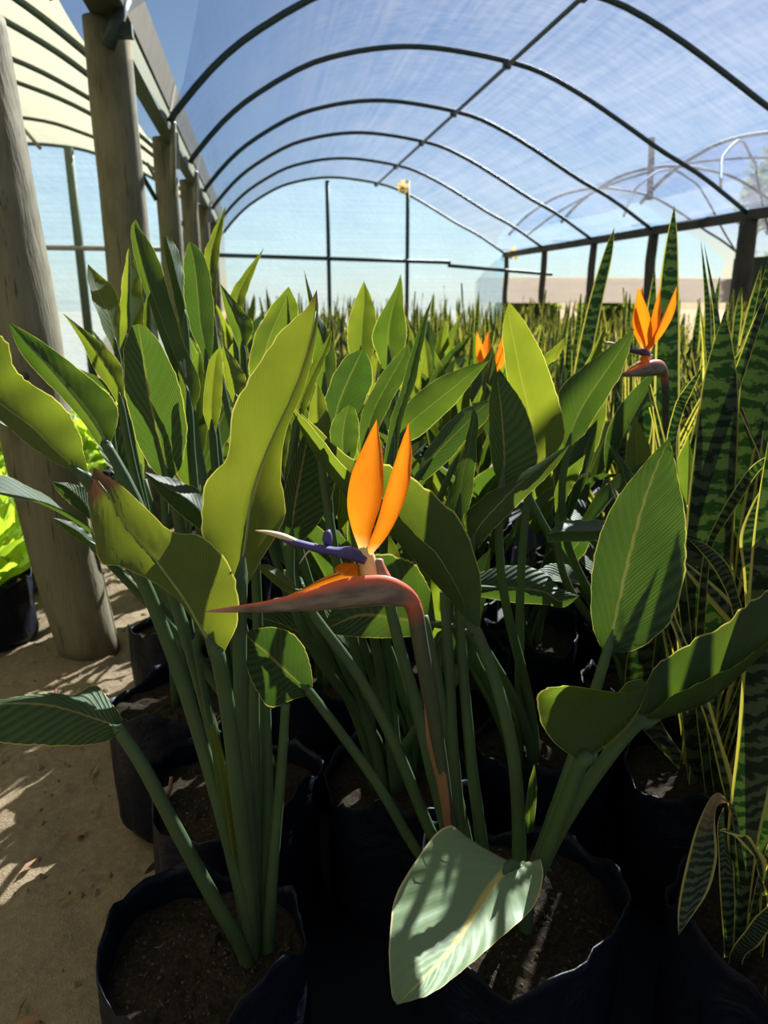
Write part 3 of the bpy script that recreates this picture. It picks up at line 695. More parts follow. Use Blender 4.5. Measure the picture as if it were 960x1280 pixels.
sepal(st((352, 752, 352, 750, 352, 748), (380, 750, 380, 742, 378, 736), (405, 746, 405, 734, 402, 723), (428, 738, 430, 726, 428, 713), (446, 730, 450, 720, 450, 708)), FD - .010, FD - .003, -.004, .004, 'folded_sepal')
# blue tongue and pale beak
P = catmull([at(x, y, FD - .006) for x, y in ((458, 700), (440, 692), (420, 690), (395, 685), (372, 679), (352, 673))], 18)
tube('tongue', P, catmull([.0085, .0115, .0080, .0070, .0062, .0045], 18), 'tongue', fl, Bp.base, 10, .7)
P = catmull([at(x, y, FD - .006) for x, y in ((378, 680), (355, 671), (337, 666), (319, 663))], 12)
tube('beak', P, catmull([.0040, .0062, .0045, .0008], 12), 'beak', fl, Bp.base, 8, .6)
P = catmull([at(x, y, FD - .009) for x, y in ((396, 680), (392, 685), (383, 692), (374, 705))], 10)
tube('dry_strand', P, [.0022 - .0002 * i for i in range(10)], 'beak', fl, Bp.base, 6, .4)
P = [at(410, 683, FD), at(409, 674, FD), at(410, 666, FD), at(412, 662, FD)]
tube('tongue_lobe', P, [.004, .0062, .005, .001], 'tongue', fl, Bp.base, 8)
P = catmull([at(463, 722, FD), at(460, 705, FD), at(457, 692, FD - .004), at(455, 684, FD - .004)], 10)
tube('flower_base', P, catmull([.011, .0105, .009, .006], 10), 'cream_base', fl, Bp.base, 12)
P = [at(485, 735, FD), at(478, 718, FD), at(474, 706, FD), at(473, 700, FD), at(473, 698, FD)]
tube('spent_bud', P, [.010, .008, .0058, .006, .003], 'spathe', fl, Bp.base, 10)
Bp.stalk([at(512, 748, FD), at(519, 765, FD + .003), at(523, 790, FD + .008), at(530, 830, FD + .02), at(541, 890, FD + .05), at(552, 960, FD + .10), at(562, 1030, FD + .16), at(575, 1100, FD + .21)], .0100, .0082, 'fstalk', 'flower_stalk')
v, f, uv, d_, m_ = blade_data(*traced(st((530, 880, 533, 880, 538, 878), (534, 930, 541, 932, 550, 930), (546, 980, 552, 985, 560, 985), (556, 1035, 560, 1035, 564, 1032)), .905, 1.005, .0, .0), bulge=.3)
mesh('dry_sheath', v, f, 'sheath', Bp.e, Bp.base, uv)

# ---------------- plants C, D, E behind plant A
bag(-.075, 1.135, 'black polythene grow bag with a twig in it, behind the left foreground bag', None, 2, 1.1, 1.12, crumbs=3)
C = Plant('bird_of_paradise_plant', (-.03, 1.14, SZ), 'bird of paradise plant with one bright narrow leaf above a large dark leaf', 'plant')
C.leaf(st((235, 521, 237, 522, 239, 521), (226, 488, 235, 490, 251, 488), (213, 455, 224, 458, 245, 462), (198, 415, 209, 418, 229, 425), (185, 375, 195, 380, 216, 382), (172, 338, 182, 342, 205, 343), (165, 305, 173, 308, 191, 308), (164, 284, 168, 284, 176, 287), (170, 274)),
       1.12, 1.10, .0, .02, serr=.05, rib=False)
LEAF_LABEL = 'large dark shaded leaf'
C.leaf(st((207, 600, 211, 601, 214, 599), (185, 580, 206, 580, 227, 582), (170, 548, 198, 545, 234, 545), (158, 505, 187, 500, 231, 508), (154, 460, 180, 455, 218, 463), (156, 430, 176, 428, 201, 430), (164, 407, 173, 405, 183, 408)),
       1.10, 1.05, .02, -.02, mat='leaf_rib_shaded', bulge=.06)
C.leaf(st((228, 415, 232, 418, 238, 412), (220, 385, 230, 380, 238, 385), (214, 355, 222, 350, 231, 352), (207, 325, 215, 322, 226, 325), (205, 303, 209, 303, 218, 303), (207, 293)), 1.25, 1.22, 0, .04, rib=False)
C.leaf(st((258, 463, 260, 464, 262, 462), (249, 436, 256, 435, 266, 430), (236, 405, 250, 404, 268, 402), (230, 370, 247, 370, 266, 368), (229, 340, 244, 340, 262, 340), (231, 318, 240, 316, 253, 316), (237, 301)), 1.17, 1.15, .02, .01, mat='leaf_rib_shaded', serr=.05)
C.leaf(st((292, 505, 297, 506, 302, 500), (282, 480, 292, 478, 309, 478), (279, 455, 286, 452, 298, 455), (278, 428)), 1.08, 1.06, 0, .02)
C.leaf(st((258, 668, 264, 664, 266, 655), (245, 659, 255, 645, 262, 629), (226, 644, 235, 625, 245, 610), (202, 620, 207, 608, 215, 598), (181, 590)), 1.0, .97, 0, .03, rib=False)
C.leaf(st((116, 652, 118, 648, 120, 640), (95, 636, 102, 625, 112, 615), (75, 618, 82, 608, 92, 605), (64, 602)), 1.07, 1.02, 0, .02, mat='leaf_rib_shaded', rib=False)
C.leaf(st((116, 687, 118, 684, 120, 680), (95, 673, 100, 666, 108, 664), (80, 661, 82, 655, 88, 652), (66, 647)), 1.05, 1.01, 0, .02, rib=False)
C.leaf(st((262, 540, 266, 545, 270, 540), (254, 515, 264, 512, 276, 512), (256, 480, 266, 478, 278, 482), (262, 450, 270, 446, 278, 452), (276, 432)), 1.14, 1.12, 0, .01)
tag(tube('twig', [at(204, 1012, 1.27), at(213, 985, 1.25), at(214, 972, 1.24)], [.004, .0035, .003], 'sheath'), 'short dry twig sticking up from the bag behind', 'twig')
bag(-.20, 1.45, 'black polythene grow bag at the path edge, third along the path', None, 3, .2, 1.05)
D = Plant('bird_of_paradise_plant', (-.19, 1.46, SZ), 'bird of paradise plant whose leaves stand before the timber post by the pale sheet', 'plant')
D.leaf(st((150, 510, 152, 511, 155, 505), (136, 486, 146, 482, 154, 478), (117, 460, 128, 452, 151, 456), (104, 432, 112, 428, 129, 431), (90, 408, 95, 408, 103, 410), (78, 391)), 1.30, 1.24, 0, .02)
D.leaf(st((145, 445, 147, 446, 149, 444), (133, 420, 142, 415, 150, 410), (120, 388, 132, 385, 150, 382), (112, 362, 120, 360, 141, 358), (109, 342, 113, 342, 124, 343), (110, 330)), 1.42, 1.38, -.03, .03)
D.leaf(st((148, 445, 150, 447, 160, 440), (148, 415, 160, 410, 179, 403), (149, 385, 160, 380, 179, 372), (153, 350, 161, 350, 174, 345), (158, 320, 161, 320, 167, 325), (161, 309)), 1.46, 1.43, .03, .04)
D.leaf(st((300, 440, 304, 440, 306, 436), (290, 415, 300, 410, 317, 408), (281, 388, 290, 385, 304, 388), (275, 354)), 1.48, 1.42, 0, .03)
D.leaf(st((188, 450, 192, 452, 196, 450), (180, 415, 188, 412, 198, 415), (180, 385, 187, 382, 195, 388), (184, 368)), 1.45, 1.45, 0, .02)
bag(.12, 1.48, 'black polythene grow bag in shade, two rows behind the flower', None, 4, 2.0, 1.0)
Ee = Plant('bird_of_paradise_plant', (.10, 1.50, SZ), 'bird of paradise plant with upright pointed leaves against the pale far sheet', 'plant')
Ee.leaf(st((262, 400, 266, 402, 270, 400), (257, 360, 263, 360, 271, 355), (256, 318, 264, 315, 274, 320), (266, 290, 271, 290, 278, 288), (282, 257)), 1.52, 1.50, .02, .02, rib=False)
Ee.leaf(st((315, 500, 330, 505, 345, 500), (311, 465, 328, 462, 350, 460), (315, 430, 335, 428, 362, 425), (328, 400, 347, 398, 373, 395), (345, 375, 357, 375, 371, 378), (361, 358)), 1.40, 1.38, .03, -.01, mat='leaf')
Ee.leaf(st((395, 490, 405, 492, 415, 485), (390, 450, 405, 450, 421, 455), (390, 415, 400, 412, 412, 420), (385, 375, 388, 372, 395, 385), (380, 337)), 1.45, 1.42, .02, .02)
Ee.leaf(st((290, 395, 295, 398, 303, 390), (287, 370, 297, 370, 307, 372), (302, 345, 308, 346, 316, 345), (330, 310)), 1.66, 1.66, .02, .02)

# ---------------- plants behind the flower
bag(.22, 1.12, 'black polythene grow bag in deep shade right behind the flower stalk', None, 0, 3.0, 1.0)
Fp = Plant('bird_of_paradise_plant', (.20, 1.13, SZ), 'bird of paradise plant with a rounded grey-lit leaf directly behind the orange flower', 'plant')
Fp.leaf(st((402, 540, 415, 545, 440, 540), (405, 505, 422, 508, 456, 505), (415, 472, 435, 475, 466, 475), (431, 447, 447, 450, 464, 455), (448, 437, 453, 437, 458, 441)), 1.17, 1.12, .02, .02, mat='leaf_rib_shaded')
Fp.leaf(st((425, 590, 432, 592, 438, 588), (414, 560, 428, 560, 447, 558), (414, 530, 430, 530, 449, 532), (430, 510, 436, 506, 444, 511)), 1.06, 1.03, .01, .01, mat='leaf_rib_shaded')
Fp.leaf(st((395, 575, 402, 578, 415, 572), (386, 540, 398, 540, 417, 545), (387, 510, 396, 508, 409, 508), (397, 475)), 1.05, 1.03, .0, .02)
Fp.leaf(st((362, 530, 370, 535, 378, 525), (366, 500, 378, 498, 389, 495), (384, 465, 394, 462, 403, 458), (402, 435, 407, 435, 413, 432), (415, 412)), 1.09, 1.07, -.01, .02)
Fp.leaf(st((355, 682, 363, 684, 372, 682), (352, 640, 367, 640, 402, 650), (358, 600, 374, 598, 420, 605), (370, 565, 381, 562, 412, 570), (388, 523)), 1.08, 1.06, .0, .02, mat='leaf_rib_shaded')
Fp.leaf(st((540, 792, 545, 780, 540, 740), (500, 797, 500, 775, 512, 700), (450, 797, 450, 770, 452, 700), (400, 790)), 1.075, 1.06, .0, .0, mat='leaf_rib_shaded')
Fp.leaf(st((480, 580, 487, 585, 495, 580), (487, 530, 495, 528, 503, 525), (500, 490, 507, 488, 517, 485), (514, 440, 520, 438, 528, 436), (527, 402, 530, 400, 534, 400), (540, 373)), 1.12, 1.10, .01, .02, mat='leaf_rib_shaded')
Fp.leaf(st((450, 560, 455, 565, 465, 560), (451, 520, 465, 518, 483, 515), (469, 480, 485, 478, 502, 480), (490, 450, 502, 448, 513, 455), (511, 429)), 1.2, 1.18, .01, .02, mat='leaf_rib_shaded')
Fp.leaf(st((345, 600, 350, 604, 355, 600), (342, 565, 350, 562, 360, 562), (346, 520, 354, 516, 366, 520), (358, 482)), 1.10, 1.08, .0, .02)
bag(.50, 1.16, 'black polythene grow bag behind the flowering plant, right of the shaded one', None, 1, .6, 1.0)
Gp = Plant('bird_of_paradise_plant', (.47, 1.17, SZ), 'bird of paradise plant with a tall broad leaf split into dark and sunlit halves', 'plant')
Gp.leaf(st((660, 590, 664, 592, 668, 585), (652, 560, 668, 555, 703, 555), (645, 515, 660, 510, 704, 522), (635, 475, 650, 468, 690, 472), (629, 440, 643, 432, 675, 435), (629, 405, 637, 402, 656, 402), (636, 377)), 1.2, 1.17, .03, -.02, rib=False)
Gp.leaf(st((624, 605, 627, 608, 632, 605), (615, 580, 630, 575, 669, 586), (611, 540, 628, 535, 671, 555), (611, 505, 625, 500, 656, 508), (615, 482, 622, 478, 641, 485), (624, 460)), 1.13, 1.10, .01, .02, mat='leaf_rib_shaded', rib=False)
Gp.leaf(st((598, 686, 590, 683, 584, 668), (608, 672, 598, 660, 580, 645), (636, 643, 622, 632, 604, 621), (666, 613, 652, 602, 640, 601), (693, 586, 684, 578, 672, 579), (713, 555)), 1.06, 1.04, -.01, .04)
Gp.leaf(st((563, 650, 572, 652, 585, 645), (568, 600, 578, 598, 593, 600), (580, 560, 587, 556, 596, 556), (588, 525, 592, 522, 598, 525), (592, 510)), 1.12, 1.09, -.02, .02, mat='leaf_rib_shaded')
Gp.leaf(st((600, 746, 598, 735, 600, 715), (640, 753, 640, 735, 640, 706), (680, 756, 680, 740, 678, 714), (705, 759, 700, 752, 700, 735), (724, 745)), 1.29, 1.27, .0, .03, mat='leaf_rib_shaded')
Gp.leaf(st((530, 602, 525, 592, 524, 580), (560, 577, 550, 562, 540, 552), (586, 547, 577, 535, 567, 521), (607, 527, 600, 512, 591, 506), (617, 499)), 1.25, 1.2, -.01, .03, mat='leaf_rib_shaded')
bag(.80, 1.325, 'black polythene grow bag between the broad-leaved plant and the snake plants', None, 2, 1.6, 1.0)
Hp = Plant('bird_of_paradise_plant', (.79, 1.325, SZ), 'bird of paradise plant with a shaded slanting leaf pointing at the snake plants', 'plant')
Hp.leaf(st((705, 560, 709, 563, 714, 558), (697, 520, 716, 535, 733, 539), (700, 486, 730, 505, 754, 505), (728, 459, 752, 472, 771, 478), (760, 435, 774, 440, 783, 450), (793, 410)), 1.24, 1.2, .0, .03, mat='leaf_rib_shaded', rib=False)
Hp.leaf(st((757, 673, 762, 662, 757, 650), (730, 677, 730, 664, 728, 650), (705, 677, 703, 664, 705, 651), (684, 678, 683, 668, 690, 660)), 1.24, 1.2, .0, .05, r0=.004, r1=.007)
Hp.leaf(st((694, 640, 698, 645, 702, 640), (694, 612, 703, 608, 714, 612), (706, 590, 714, 585, 724, 595), (732, 568)), 1.3, 1.28, 0, .02)
Hp.leaf(st((660, 470, 664, 474, 668, 470), (672, 450, 676, 455, 684, 458), (690, 436, 695, 440, 700, 443), (706, 422)), 1.45, 1.45, 0, .02)
bag(.42, 1.52, 'black polythene grow bag two rows behind the flowering plant', None, 3, 2.6, 1.0)
Ip = Plant('bird_of_paradise_plant', (.42, 1.53, SZ), 'bird of paradise plant with a striped leaf lying over to the right', 'plant')
Ip.leaf(st((505, 553, 499, 549, 499, 538), (523, 547, 512, 530, 502, 514), (546, 527, 535, 510, 524, 489), (569, 505, 560, 490, 549, 472), (593, 474, 588, 467, 579, 459), (612, 450)), 1.33, 1.3, .0, .02, mat='leaf')
Ip.leaf(st((437, 450, 450, 455, 465, 450), (434, 410, 452, 408, 471, 408), (444, 375, 455, 372, 467, 380), (455, 351)), 1.7, 1.68, .02, .02)
Ip.leaf(st((475, 455, 487, 458, 500, 450), (465, 420, 485, 418, 509, 420), (477, 390, 490, 388, 505, 385), (493, 362, 497, 362, 504, 365), (501, 342)), 1.66, 1.62, .03, .02)
Ip.leaf(st((560, 580, 566, 584, 575, 578), (575, 545, 585, 545, 597, 548), (592, 515, 602, 515, 612, 520), (622, 498)), 1.4, 1.38, .0, .03)

# ---------------- procedural plants further back
def unit_leaf(seed, hgt, lean, blen, bw, fold, droop, lmat='leaf'):
    """stalk and blade of one leaf growing from the origin towards +X"""
    rng = random.Random(seed)
    top = Vector((lean * hgt, 0, hgt)); P = []
    for i in range(9):
        t = i / 8; P.append(Vector((lean * hgt * t ** 1.7, .02 * math.sin(t * 3 + seed), hgt * t)))
    T = (P[-1] - P[-2]).normalized(); M_ = []; p = P[-1].copy(); ang = 0
    for i in range(9):
        M_.append(p.copy()); p = p + T * blen / 8
        T = (Matrix.Rotation(droop / 8, 3, 'Y') @ T).normalized()
    prof_ = [.04, .55, .85, 1.0, .98, .86, .64, .34, .01]
    tw = rng.uniform(-.5, .5); L_, R_ = [], []
    for i, (q, w_) in enumerate(zip(M_, prof_)):
        t = (M_[min(i + 1, 8)] - M_[max(i - 1, 0)]).normalized(); s_ = Vector((0, 1, 0)); s_ = Matrix.Rotation(tw * i / 8 * 1.2, 3, t) @ s_
        nn = t.cross(s_)
        L_.append(q - s_ * bw * w_ * math.cos(fold) - nn * -bw * w_ * math.sin(fold)); R_.append(q + s_ * bw * w_ * math.cos(fold) + nn * bw * w_ * math.sin(fold))
    v, f, uv, _, _ = blade_data(L_, M_, R_, n=20, m=4, bulge=.08, ripple=.002, seed=seed)
    tv, tf, tuv = tube_data(P, [.010 - .0005 * i for i in range(9)], 7)
    out = []
    for nm, vv, ff, uu, mt in (('leaf', v, f, uv, lmat), ('stalk', tv, tf, tuv, 'stalk')):
        me = bpy.data.meshes.new(nm); me.from_pydata(vv, [], ff); l = me.uv_layers.new(name='UVMap')
        l.data.foreach_set('uv', [c_ for lp_ in me.loops for c_ in uu[lp_.vertex_index]])
        me.materials.append(MAT[mt]); me.polygons.foreach_set('use_smooth', [True] * len(ff)); out.append(me)
    return out
ULEAF = [unit_leaf(11, .42, .10, .34, .058, .5, .15), unit_leaf(12, .36, .32, .36, .062, .35, .5, 'leaf_rib_shaded'), unit_leaf(13, .46, .05, .32, .052, .8, -.05), unit_leaf(14, .30, .55, .34, .06, .25, .8, 'leaf_rib_shaded'),
         unit_leaf(15, .40, .22, .38, .055, .6, .3, 'leaf_rib_shaded'), unit_leaf(16, .26, .35, .30, .055, .3, .2, 'leaf_rib_shaded')]
UNITS = []
def link_child(name, me, parent, rz, sc=1.0, loc=(0, 0, 0), rx=0):
    o = bpy.data.objects.new(name, me); COL.objects.link(o); o.parent = parent; o.location = loc
    o.rotation_euler = (rx, 0, rz); o.scale = (sc, sc, sc)
    if name == 'stalk': UNITS[-1][1].append(o)
    else: UNITS.append((parent, [o]))
    return o
def proc_strelitzia(x, y, seed, n=8, sc=1.0, label=None, group=None):
    rng = random.Random(seed)
    e = empty('bird_of_paradise_plant', (x, y, SZ - .016), label, 'plant', group)
    a0 = rng.random() * 6.28
    for i in range(n):
        lm, sm = ULEAF[(i * 5 + seed) % 6]; a = a0 + i * 2.4 + rng.uniform(-.3, .3); s_ = sc * rng.uniform(.88, 1.1)
        lc = (math.cos(a) * .015, math.sin(a) * .015, 0)
        link_child('leaf', lm, e, a, s_, lc); link_child('stalk', sm, e, a, s_, lc)
    return e
k = 0
LB = 'bird of paradise plant in the rows between the foreground plants and the far snake plants'
for rown, y in zip(('first', 'second', 'third', 'fourth', 'fifth', 'sixth'), (1.86, 2.26, 2.7, 3.15, 3.6, 4.1)):
    LB = 'bird of paradise plant in the %s of the rows leading to the far snake plants' % rown
    for i in range(5):
        x = -.22 + i * .36 + (.12 if k // 5 % 2 else 0) + .04 * math.sin(k * 3.3); k += 1
        if x > .62 + .17 * y: continue
        proc_strelitzia(x, y + .05 * math.sin(k * 5.1), k, 8, .98 + .05 * math.sin(k * 2.2) + (.06 if x < .1 else -.06), LB, 'bird of paradise plants in the %s middle row' % rown)
        bag(x, y + .05 * math.sin(k * 5.1), 'black grow bag in the %s of the crowded middle rows' % rown, 'grow bags of the %s middle row' % rown, k, k * .7)
for x, y, s_ in ((.655, 1.636, .85),):
    k += 1; proc_strelitzia(x, y, k, 7, s_, 'small bird of paradise plant wedged between broad leaves and snake plants', None)
    bag(x, y, 'black grow bag of a small plant at the edge of the snake bed', None, k, k * .7, .92)

for x, y, s_ in ((.27, 1.17, .72), (.85, 1.35, .75), (.44, 1.58, .74), (.17, 1.53, .85), (.18, 1.87, .85), (.55, 1.92, .85), (.88, 1.95, .85)):
    k += 1; proc_strelitzia(x, y, k * 3, 9, s_, 'short side shoot sharing a bag in the shade under taller leaves', 'short side shoots under the taller leaves')
# extra flowers: copies of the first one on plants behind
def copy_flower(plant_e, px, py, dep, sc, rz, stalk_to):
    piv = at(512, 748, FD) - Bp.base; tgt = at(px, py, dep)
    c_ = fl.copy(); COL.objects.link(c_); c_.parent = plant_e
    c_.matrix_basis = Matrix.Translation(tgt - plant_e.location) @ Matrix.Rotation(rz, 4, 'Z') @ Matrix.Scale(sc, 4) @ Matrix.Translation(-piv)
    for ch in fl.children:
        d = ch.copy(); COL.objects.link(d); d.parent = c_
    for ch, ang in zip([q for q in fl.children if q.name.startswith('sepal')], (1.9, -1.4)):
        d = ch.copy(); COL.objects.link(d); d.parent = c_
        pv = at(458, 690, FD) - Bp.base
        d.matrix_basis = Matrix.Translation(pv) @ Matrix.Rotation(ang, 4, 'Z') @ Matrix.Translation(-pv)
    b = plant_e.location
    P = catmull([tgt, tgt + Vector((.01, 0, -.06)), (tgt + b) / 2 + Vector((.03, 0, .05)), b + Vector((0, 0, -.01))], 16)
    s_ = tube('flower_stalk', P, .008, 'fstalk', plant_e, b)
    if 'label' in c_: del c_['label']
    return c_
bag(.92, 1.575, 'black grow bag of the flowering plant among the snake plants', None, 1, .3)
e = proc_strelitzia(.92, 1.575, 91, 5, .72, 'bird of paradise plant with an orange flower rising among the snake plants', None)
copy_flower(e, 830, 467, 1.55, .87, .45, None)
bag(.764, 2.474, 'black grow bag of the plant with a half-hidden flower', None, 2, .9)
e = proc_strelitzia(.764, 2.474, 92, 6, .85, 'bird of paradise plant with a small orange flower half hidden by leaves', None)
copy_flower(e, 634, 505, 2.2, 1.05, .3, None)

# ---------------- snake plants
def unit_snake(seed, L, wd, lean, bend, twist, chan, smat='snake'):
    rng = random.Random(seed); n = 9; M_ = []; p = Vector((0, 0, 0)); T = Vector((math.sin(lean), 0, math.cos(lean)))
    for i in range(n):
        M_.append(p.copy()); p = p + T * L / (n - 1); T = (Matrix.Rotation(bend / (n - 1), 3, 'Y') @ T).normalized()
    prof_ = [.55, .78, .93, 1.0, 1.0, .93, .78, .52, .02]; L_, R_ = [], []; tw0 = rng.uniform(0, 6.28)
    for i, (q, w_) in enumerate(zip(M_, prof_)):
        t = (M_[min(i + 1, n - 1)] - M_[max(i - 1, 0)]).normalized(); s_ = Vector((0, 1, 0)); s_ = Matrix.Rotation(tw0 * .15 + twist * i / n, 3, t) @ s_; nn = t.cross(s_)
        c_ = chan * (1 - .7 * i / n)
        wav = .006 * math.sin(i * 1.9 + seed)
        L_.append(q - s_ * wd * w_ * math.cos(c_) + nn * (wd * w_ * math.sin(c_) + wav)); R_.append(q + s_ * wd * w_ * math.cos(c_) + nn * (wd * w_ * math.sin(c_) - wav))
    v, f, uv, _, _ = blade_data(L_, M_, R_, n=22, m=4, bulge=-.05, seed=seed)
    me = bpy.data.meshes.new('leaf'); me.from_pydata(v, [], f); l = me.uv_layers.new(name='UVMap')
    l.data.foreach_set('uv', [c_ for lp_ in me.loops for c_ in uv[lp_.vertex_index]])
    me.materials.append(MAT[smat]); me.polygons.foreach_set('use_smooth', [True] * len(f)); return me
USN_N = [(31, .72, .012, .16, .5, 3.6, .8), (32, .62, .010, .30, .8, -3.2, .9), (33, .80, .013, .10, .3, 4.2, .7), (34, .54, .014, .38, .6, 2.6, .7)]
USN = [unit_snake(21, .80, .030, .05, .10, .8, .5), unit_snake(22, .70, .034, .14, .15, 1.6, .4), unit_snake(23, .86, .026, .10, -.12, 2.2, .6), unit_snake(24, .58, .032, .24, .25, -1.2, .4),
       unit_snake(25, .74, .022, .18, .35, 2.8, .7), unit_snake(26, .46, .030, .34, .3, 1.0, .5), unit_snake(27, .66, .018, .28, .5, -2.4, .8), unit_snake(28, .90, .028, .03, .06, -.9, .45)]
USN2 = [unit_snake(*a, 'snake_thin') for a in USN_N]
def snake(x, y, seed, n, sc, label, group):
    rng = random.Random(seed * 13 + 5); e = empty('snake_plant', (x, y, SZ - .018), label, 'plant', group); a0 = rng.random() * 6.28
    for i in range(n):
        a = a0 + i * 2.4 + rng.uniform(-.4, .4); r_ = .015 + .05 * rng.random()
        link_child('leaf', USN[(i * 3 + seed) % 8], e, a, sc * rng.uniform(.85, 1.12), (math.cos(a) * r_, math.sin(a) * r_, 0))
    for i in range(n - 1 if n > 7 else 3):
        a = a0 + 1 + i * 1.9 + rng.uniform(-.4, .4); r_ = .02 + .06 * rng.random()
        link_child('leaf', USN2[(i + seed) % 4], e, a, sc * rng.uniform(.85, 1.15), (math.cos(a) * r_, math.sin(a) * r_, 0))
    return e
for i, (x, y) in enumerate(((1.12, 1.16), (1.02, .86), (1.34, .98), (1.42, 1.30), (.98, .56), (1.30, .66), (1.62, .9), (1.73, 1.19))):  # plants added off to the right to throw shade on the foreground pots
    snake(x, y, 300 + i, 9, 1.02, 'yellow-edged snake plant added off to the right to shade the foreground bags', 'snake plants added for shade at the near bed edge')
    bag(x, y, 'black grow bag of a snake plant added for shade at the near bed edge', 'grow bags of the added shading plants', i, i * .8)
rng = random.Random(8); ns = 0
for j in range(31):
    y = 1.42 + j * .37
    for i in range(13):
        x = -.2 + i * .36 + (.18 if j % 2 else 0)
        if x > 4.15: continue
        lo = .98 + .16 * (y - 1.2)
        if y < 4.45 and x < lo: continue
        xx, yy = x + rng.uniform(-.05, .05), y + rng.uniform(-.05, .05)
        if y < 4.6 and any(math.hypot(xx - a_, yy - b_) < .255 for a_, b_ in BPOS): continue
        near = y < 4.3
        if not near and (j + i) % 2 and y > 7: continue
        ns += 1
        sc = rng.uniform(.80, 1.02) if near else rng.uniform(.74, .98)
        if near: lab, grp = 'yellow-edged snake plant in the crowded sunlit bed right of the flowers', 'snake plants right of the flowers'
        else: lab, grp = 'yellow-edged snake plant in the far bed before the pale end sheet', 'snake plants in the far bed'
        where = 'by the timber posts' if xx < .9 else 'beside the eave posts' if xx > 3.1 else 'in mid-tunnel'
        if not near: lab = 'yellow-edged snake plant of the far bed, ' + where; grp = 'far bed snake plants ' + where
        snake(xx, yy, ns, 9 if near else 7, sc, lab, grp)
        if near or (y < 6 and i % 2 == 0) or True:
            bag(xx, yy, 'black grow bag under the crowded sunlit snake plants' if near else 'black grow bag under the far snake plants ' + where, 'grow bags of the near snake bed' if near else 'far bed grow bags ' + where, ns, ns * .9, .98)

# near snake plants on the right, leaf by leaf
bag(.66, .705, 'black grow bag with a drooping dried snake leaf over its rim', None, 4, .8, 1.06)
S1 = Plant('snake_plant', (.66, .715, SZ), 'snake plant with one dried leaf drooping over the bag rim', 'plant')
KW = dict(mat='snake', rib=False, stalk=False, ripple=.001, serr=0, pleat=0, bulge=-.08, root=True)
S1.leaf(st((918, 1160, 926, 1165, 934, 1160), (912, 1100, 926, 1102, 942, 1098), (909, 1050, 927, 1052, 950, 1045), (913, 995, 936, 995, 964, 985), (922, 920, 948, 920, 975, 915), (928, 840, 955, 840, 985, 840), (935, 740, 960, 740, 985, 740), (945, 640, 960, 640, 975, 640), (962, 540)), .99, .93, .02, -.01, **KW)
S1.leaf(st((920, 1060, 924, 1062, 928, 1060), (910, 1005, 914, 1006, 918, 1010), (893, 992, 895, 1000, 898, 1006), (872, 1030, 884, 1035, 894, 1030), (858, 1080, 876, 1082, 896, 1075), (848, 1130, 862, 1130, 886, 1112), (848, 1170)), .97, .90, .01, .012, dry=lambda u, v: max(0, min(1, 1 - abs(u - .42) * 5)), **KW)
S1.leaf(st((905, 1185, 911, 1187, 917, 1184), (900, 1120, 909, 1120, 919, 1115), (898, 1070, 906, 1068, 916, 1080), (897, 1030, 902, 1028, 908, 1050), (905, 1008)), .985, .94, .0, .02, **KW)
S1.leaf(st((913, 1190, 920, 1198, 930, 1198), (930, 1165, 938, 1172, 950, 1180), (950, 1140, 960, 1145, 970, 1150), (990, 1110)), .97, .90, .0, .0, **KW)
S1.leaf(st((930, 1185, 934, 1187, 938, 1185), (945, 1105, 949, 1106, 953, 1106), (958, 1060, 962, 1060, 966, 1060), (985, 990)), .985, .93, .0, .01, **KW)
S1.leaf(st((938, 860, 955, 862, 968, 860), (934, 790, 952, 790, 972, 790), (929, 720, 950, 720, 975, 715), (925, 670, 950, 668, 980, 665), (940, 630, 958, 628, 980, 630), (965, 592)), 1.0, 1.0, .02, .0, **KW)
for i in range(4):
    a = i * 1.6 + 2.2; link_child('leaf', USN2[i % 4], S1.e, a, .8, (math.cos(a) * .04, math.sin(a) * .04, 0))
bag(.765, 1.04, 'black grow bag behind the one with the drooping dried leaf', None, 0, 2.8, 1.06)
S2 = Plant('snake_plant', (.765, 1.045, SZ), 'snake plant with broad dark banded leaves shaded behind the ribbed leaf', 'plant')
KB = dict(KW); KB['mat'] = 'snake_broad'
S2.leaf(st((858, 960, 872, 962, 885, 960), (850, 860, 875, 862, 900, 860), (853, 760, 880, 762, 908, 760), (858, 650, 887, 650, 918, 650), (868, 560, 894, 560, 922, 560), (880, 470, 902, 470, 922, 470), (906, 388)), 1.34, 1.22, .01, .01, **KB)
S2.leaf(st((910, 860, 935, 860, 962, 860), (913, 760, 940, 762, 968, 760), (918, 600, 944, 600, 972, 600), (925, 480, 946, 480, 970, 480), (945, 380, 955, 378, 966, 380), (962, 318)), 1.40, 1.28, .01, .01, **KB)
S2.leaf(st((785, 880, 800, 880, 818, 880), (790, 780, 805, 780, 822, 780), (798, 690, 810, 690, 822, 690), (812, 610)), 1.42, 1.36, .01, .01, **KB)
S2.leaf(st((868, 860, 874, 862, 880, 860), (872, 760, 877, 762, 883, 760), (880, 690, 885, 692, 889, 690), (896, 650, 901, 652, 907, 654), (920, 608, 926, 612, 932, 616), (945, 578, 948, 583, 950, 588), (985, 560)), 1.22, 1.08, .0, .01, **KW)
S2.leaf(st((925, 850, 930, 850, 935, 848), (918, 790, 926, 786, 932, 782), (912, 752, 918, 750, 924, 746), (895, 716, 903, 710, 911, 708), (874, 688, 880, 685, 887, 683), (857, 671)), 1.15, 1.05, .0, .01, **KW)
S2.leaf(st((842, 700, 848, 702, 855, 700), (836, 620, 842, 620, 850, 620), (832, 560, 838, 562, 846, 558), (841, 515, 847, 517, 853, 519), (851, 492, 857, 493, 863, 495), (880, 456)), 1.25, 1.18, .0, .01, **KW)
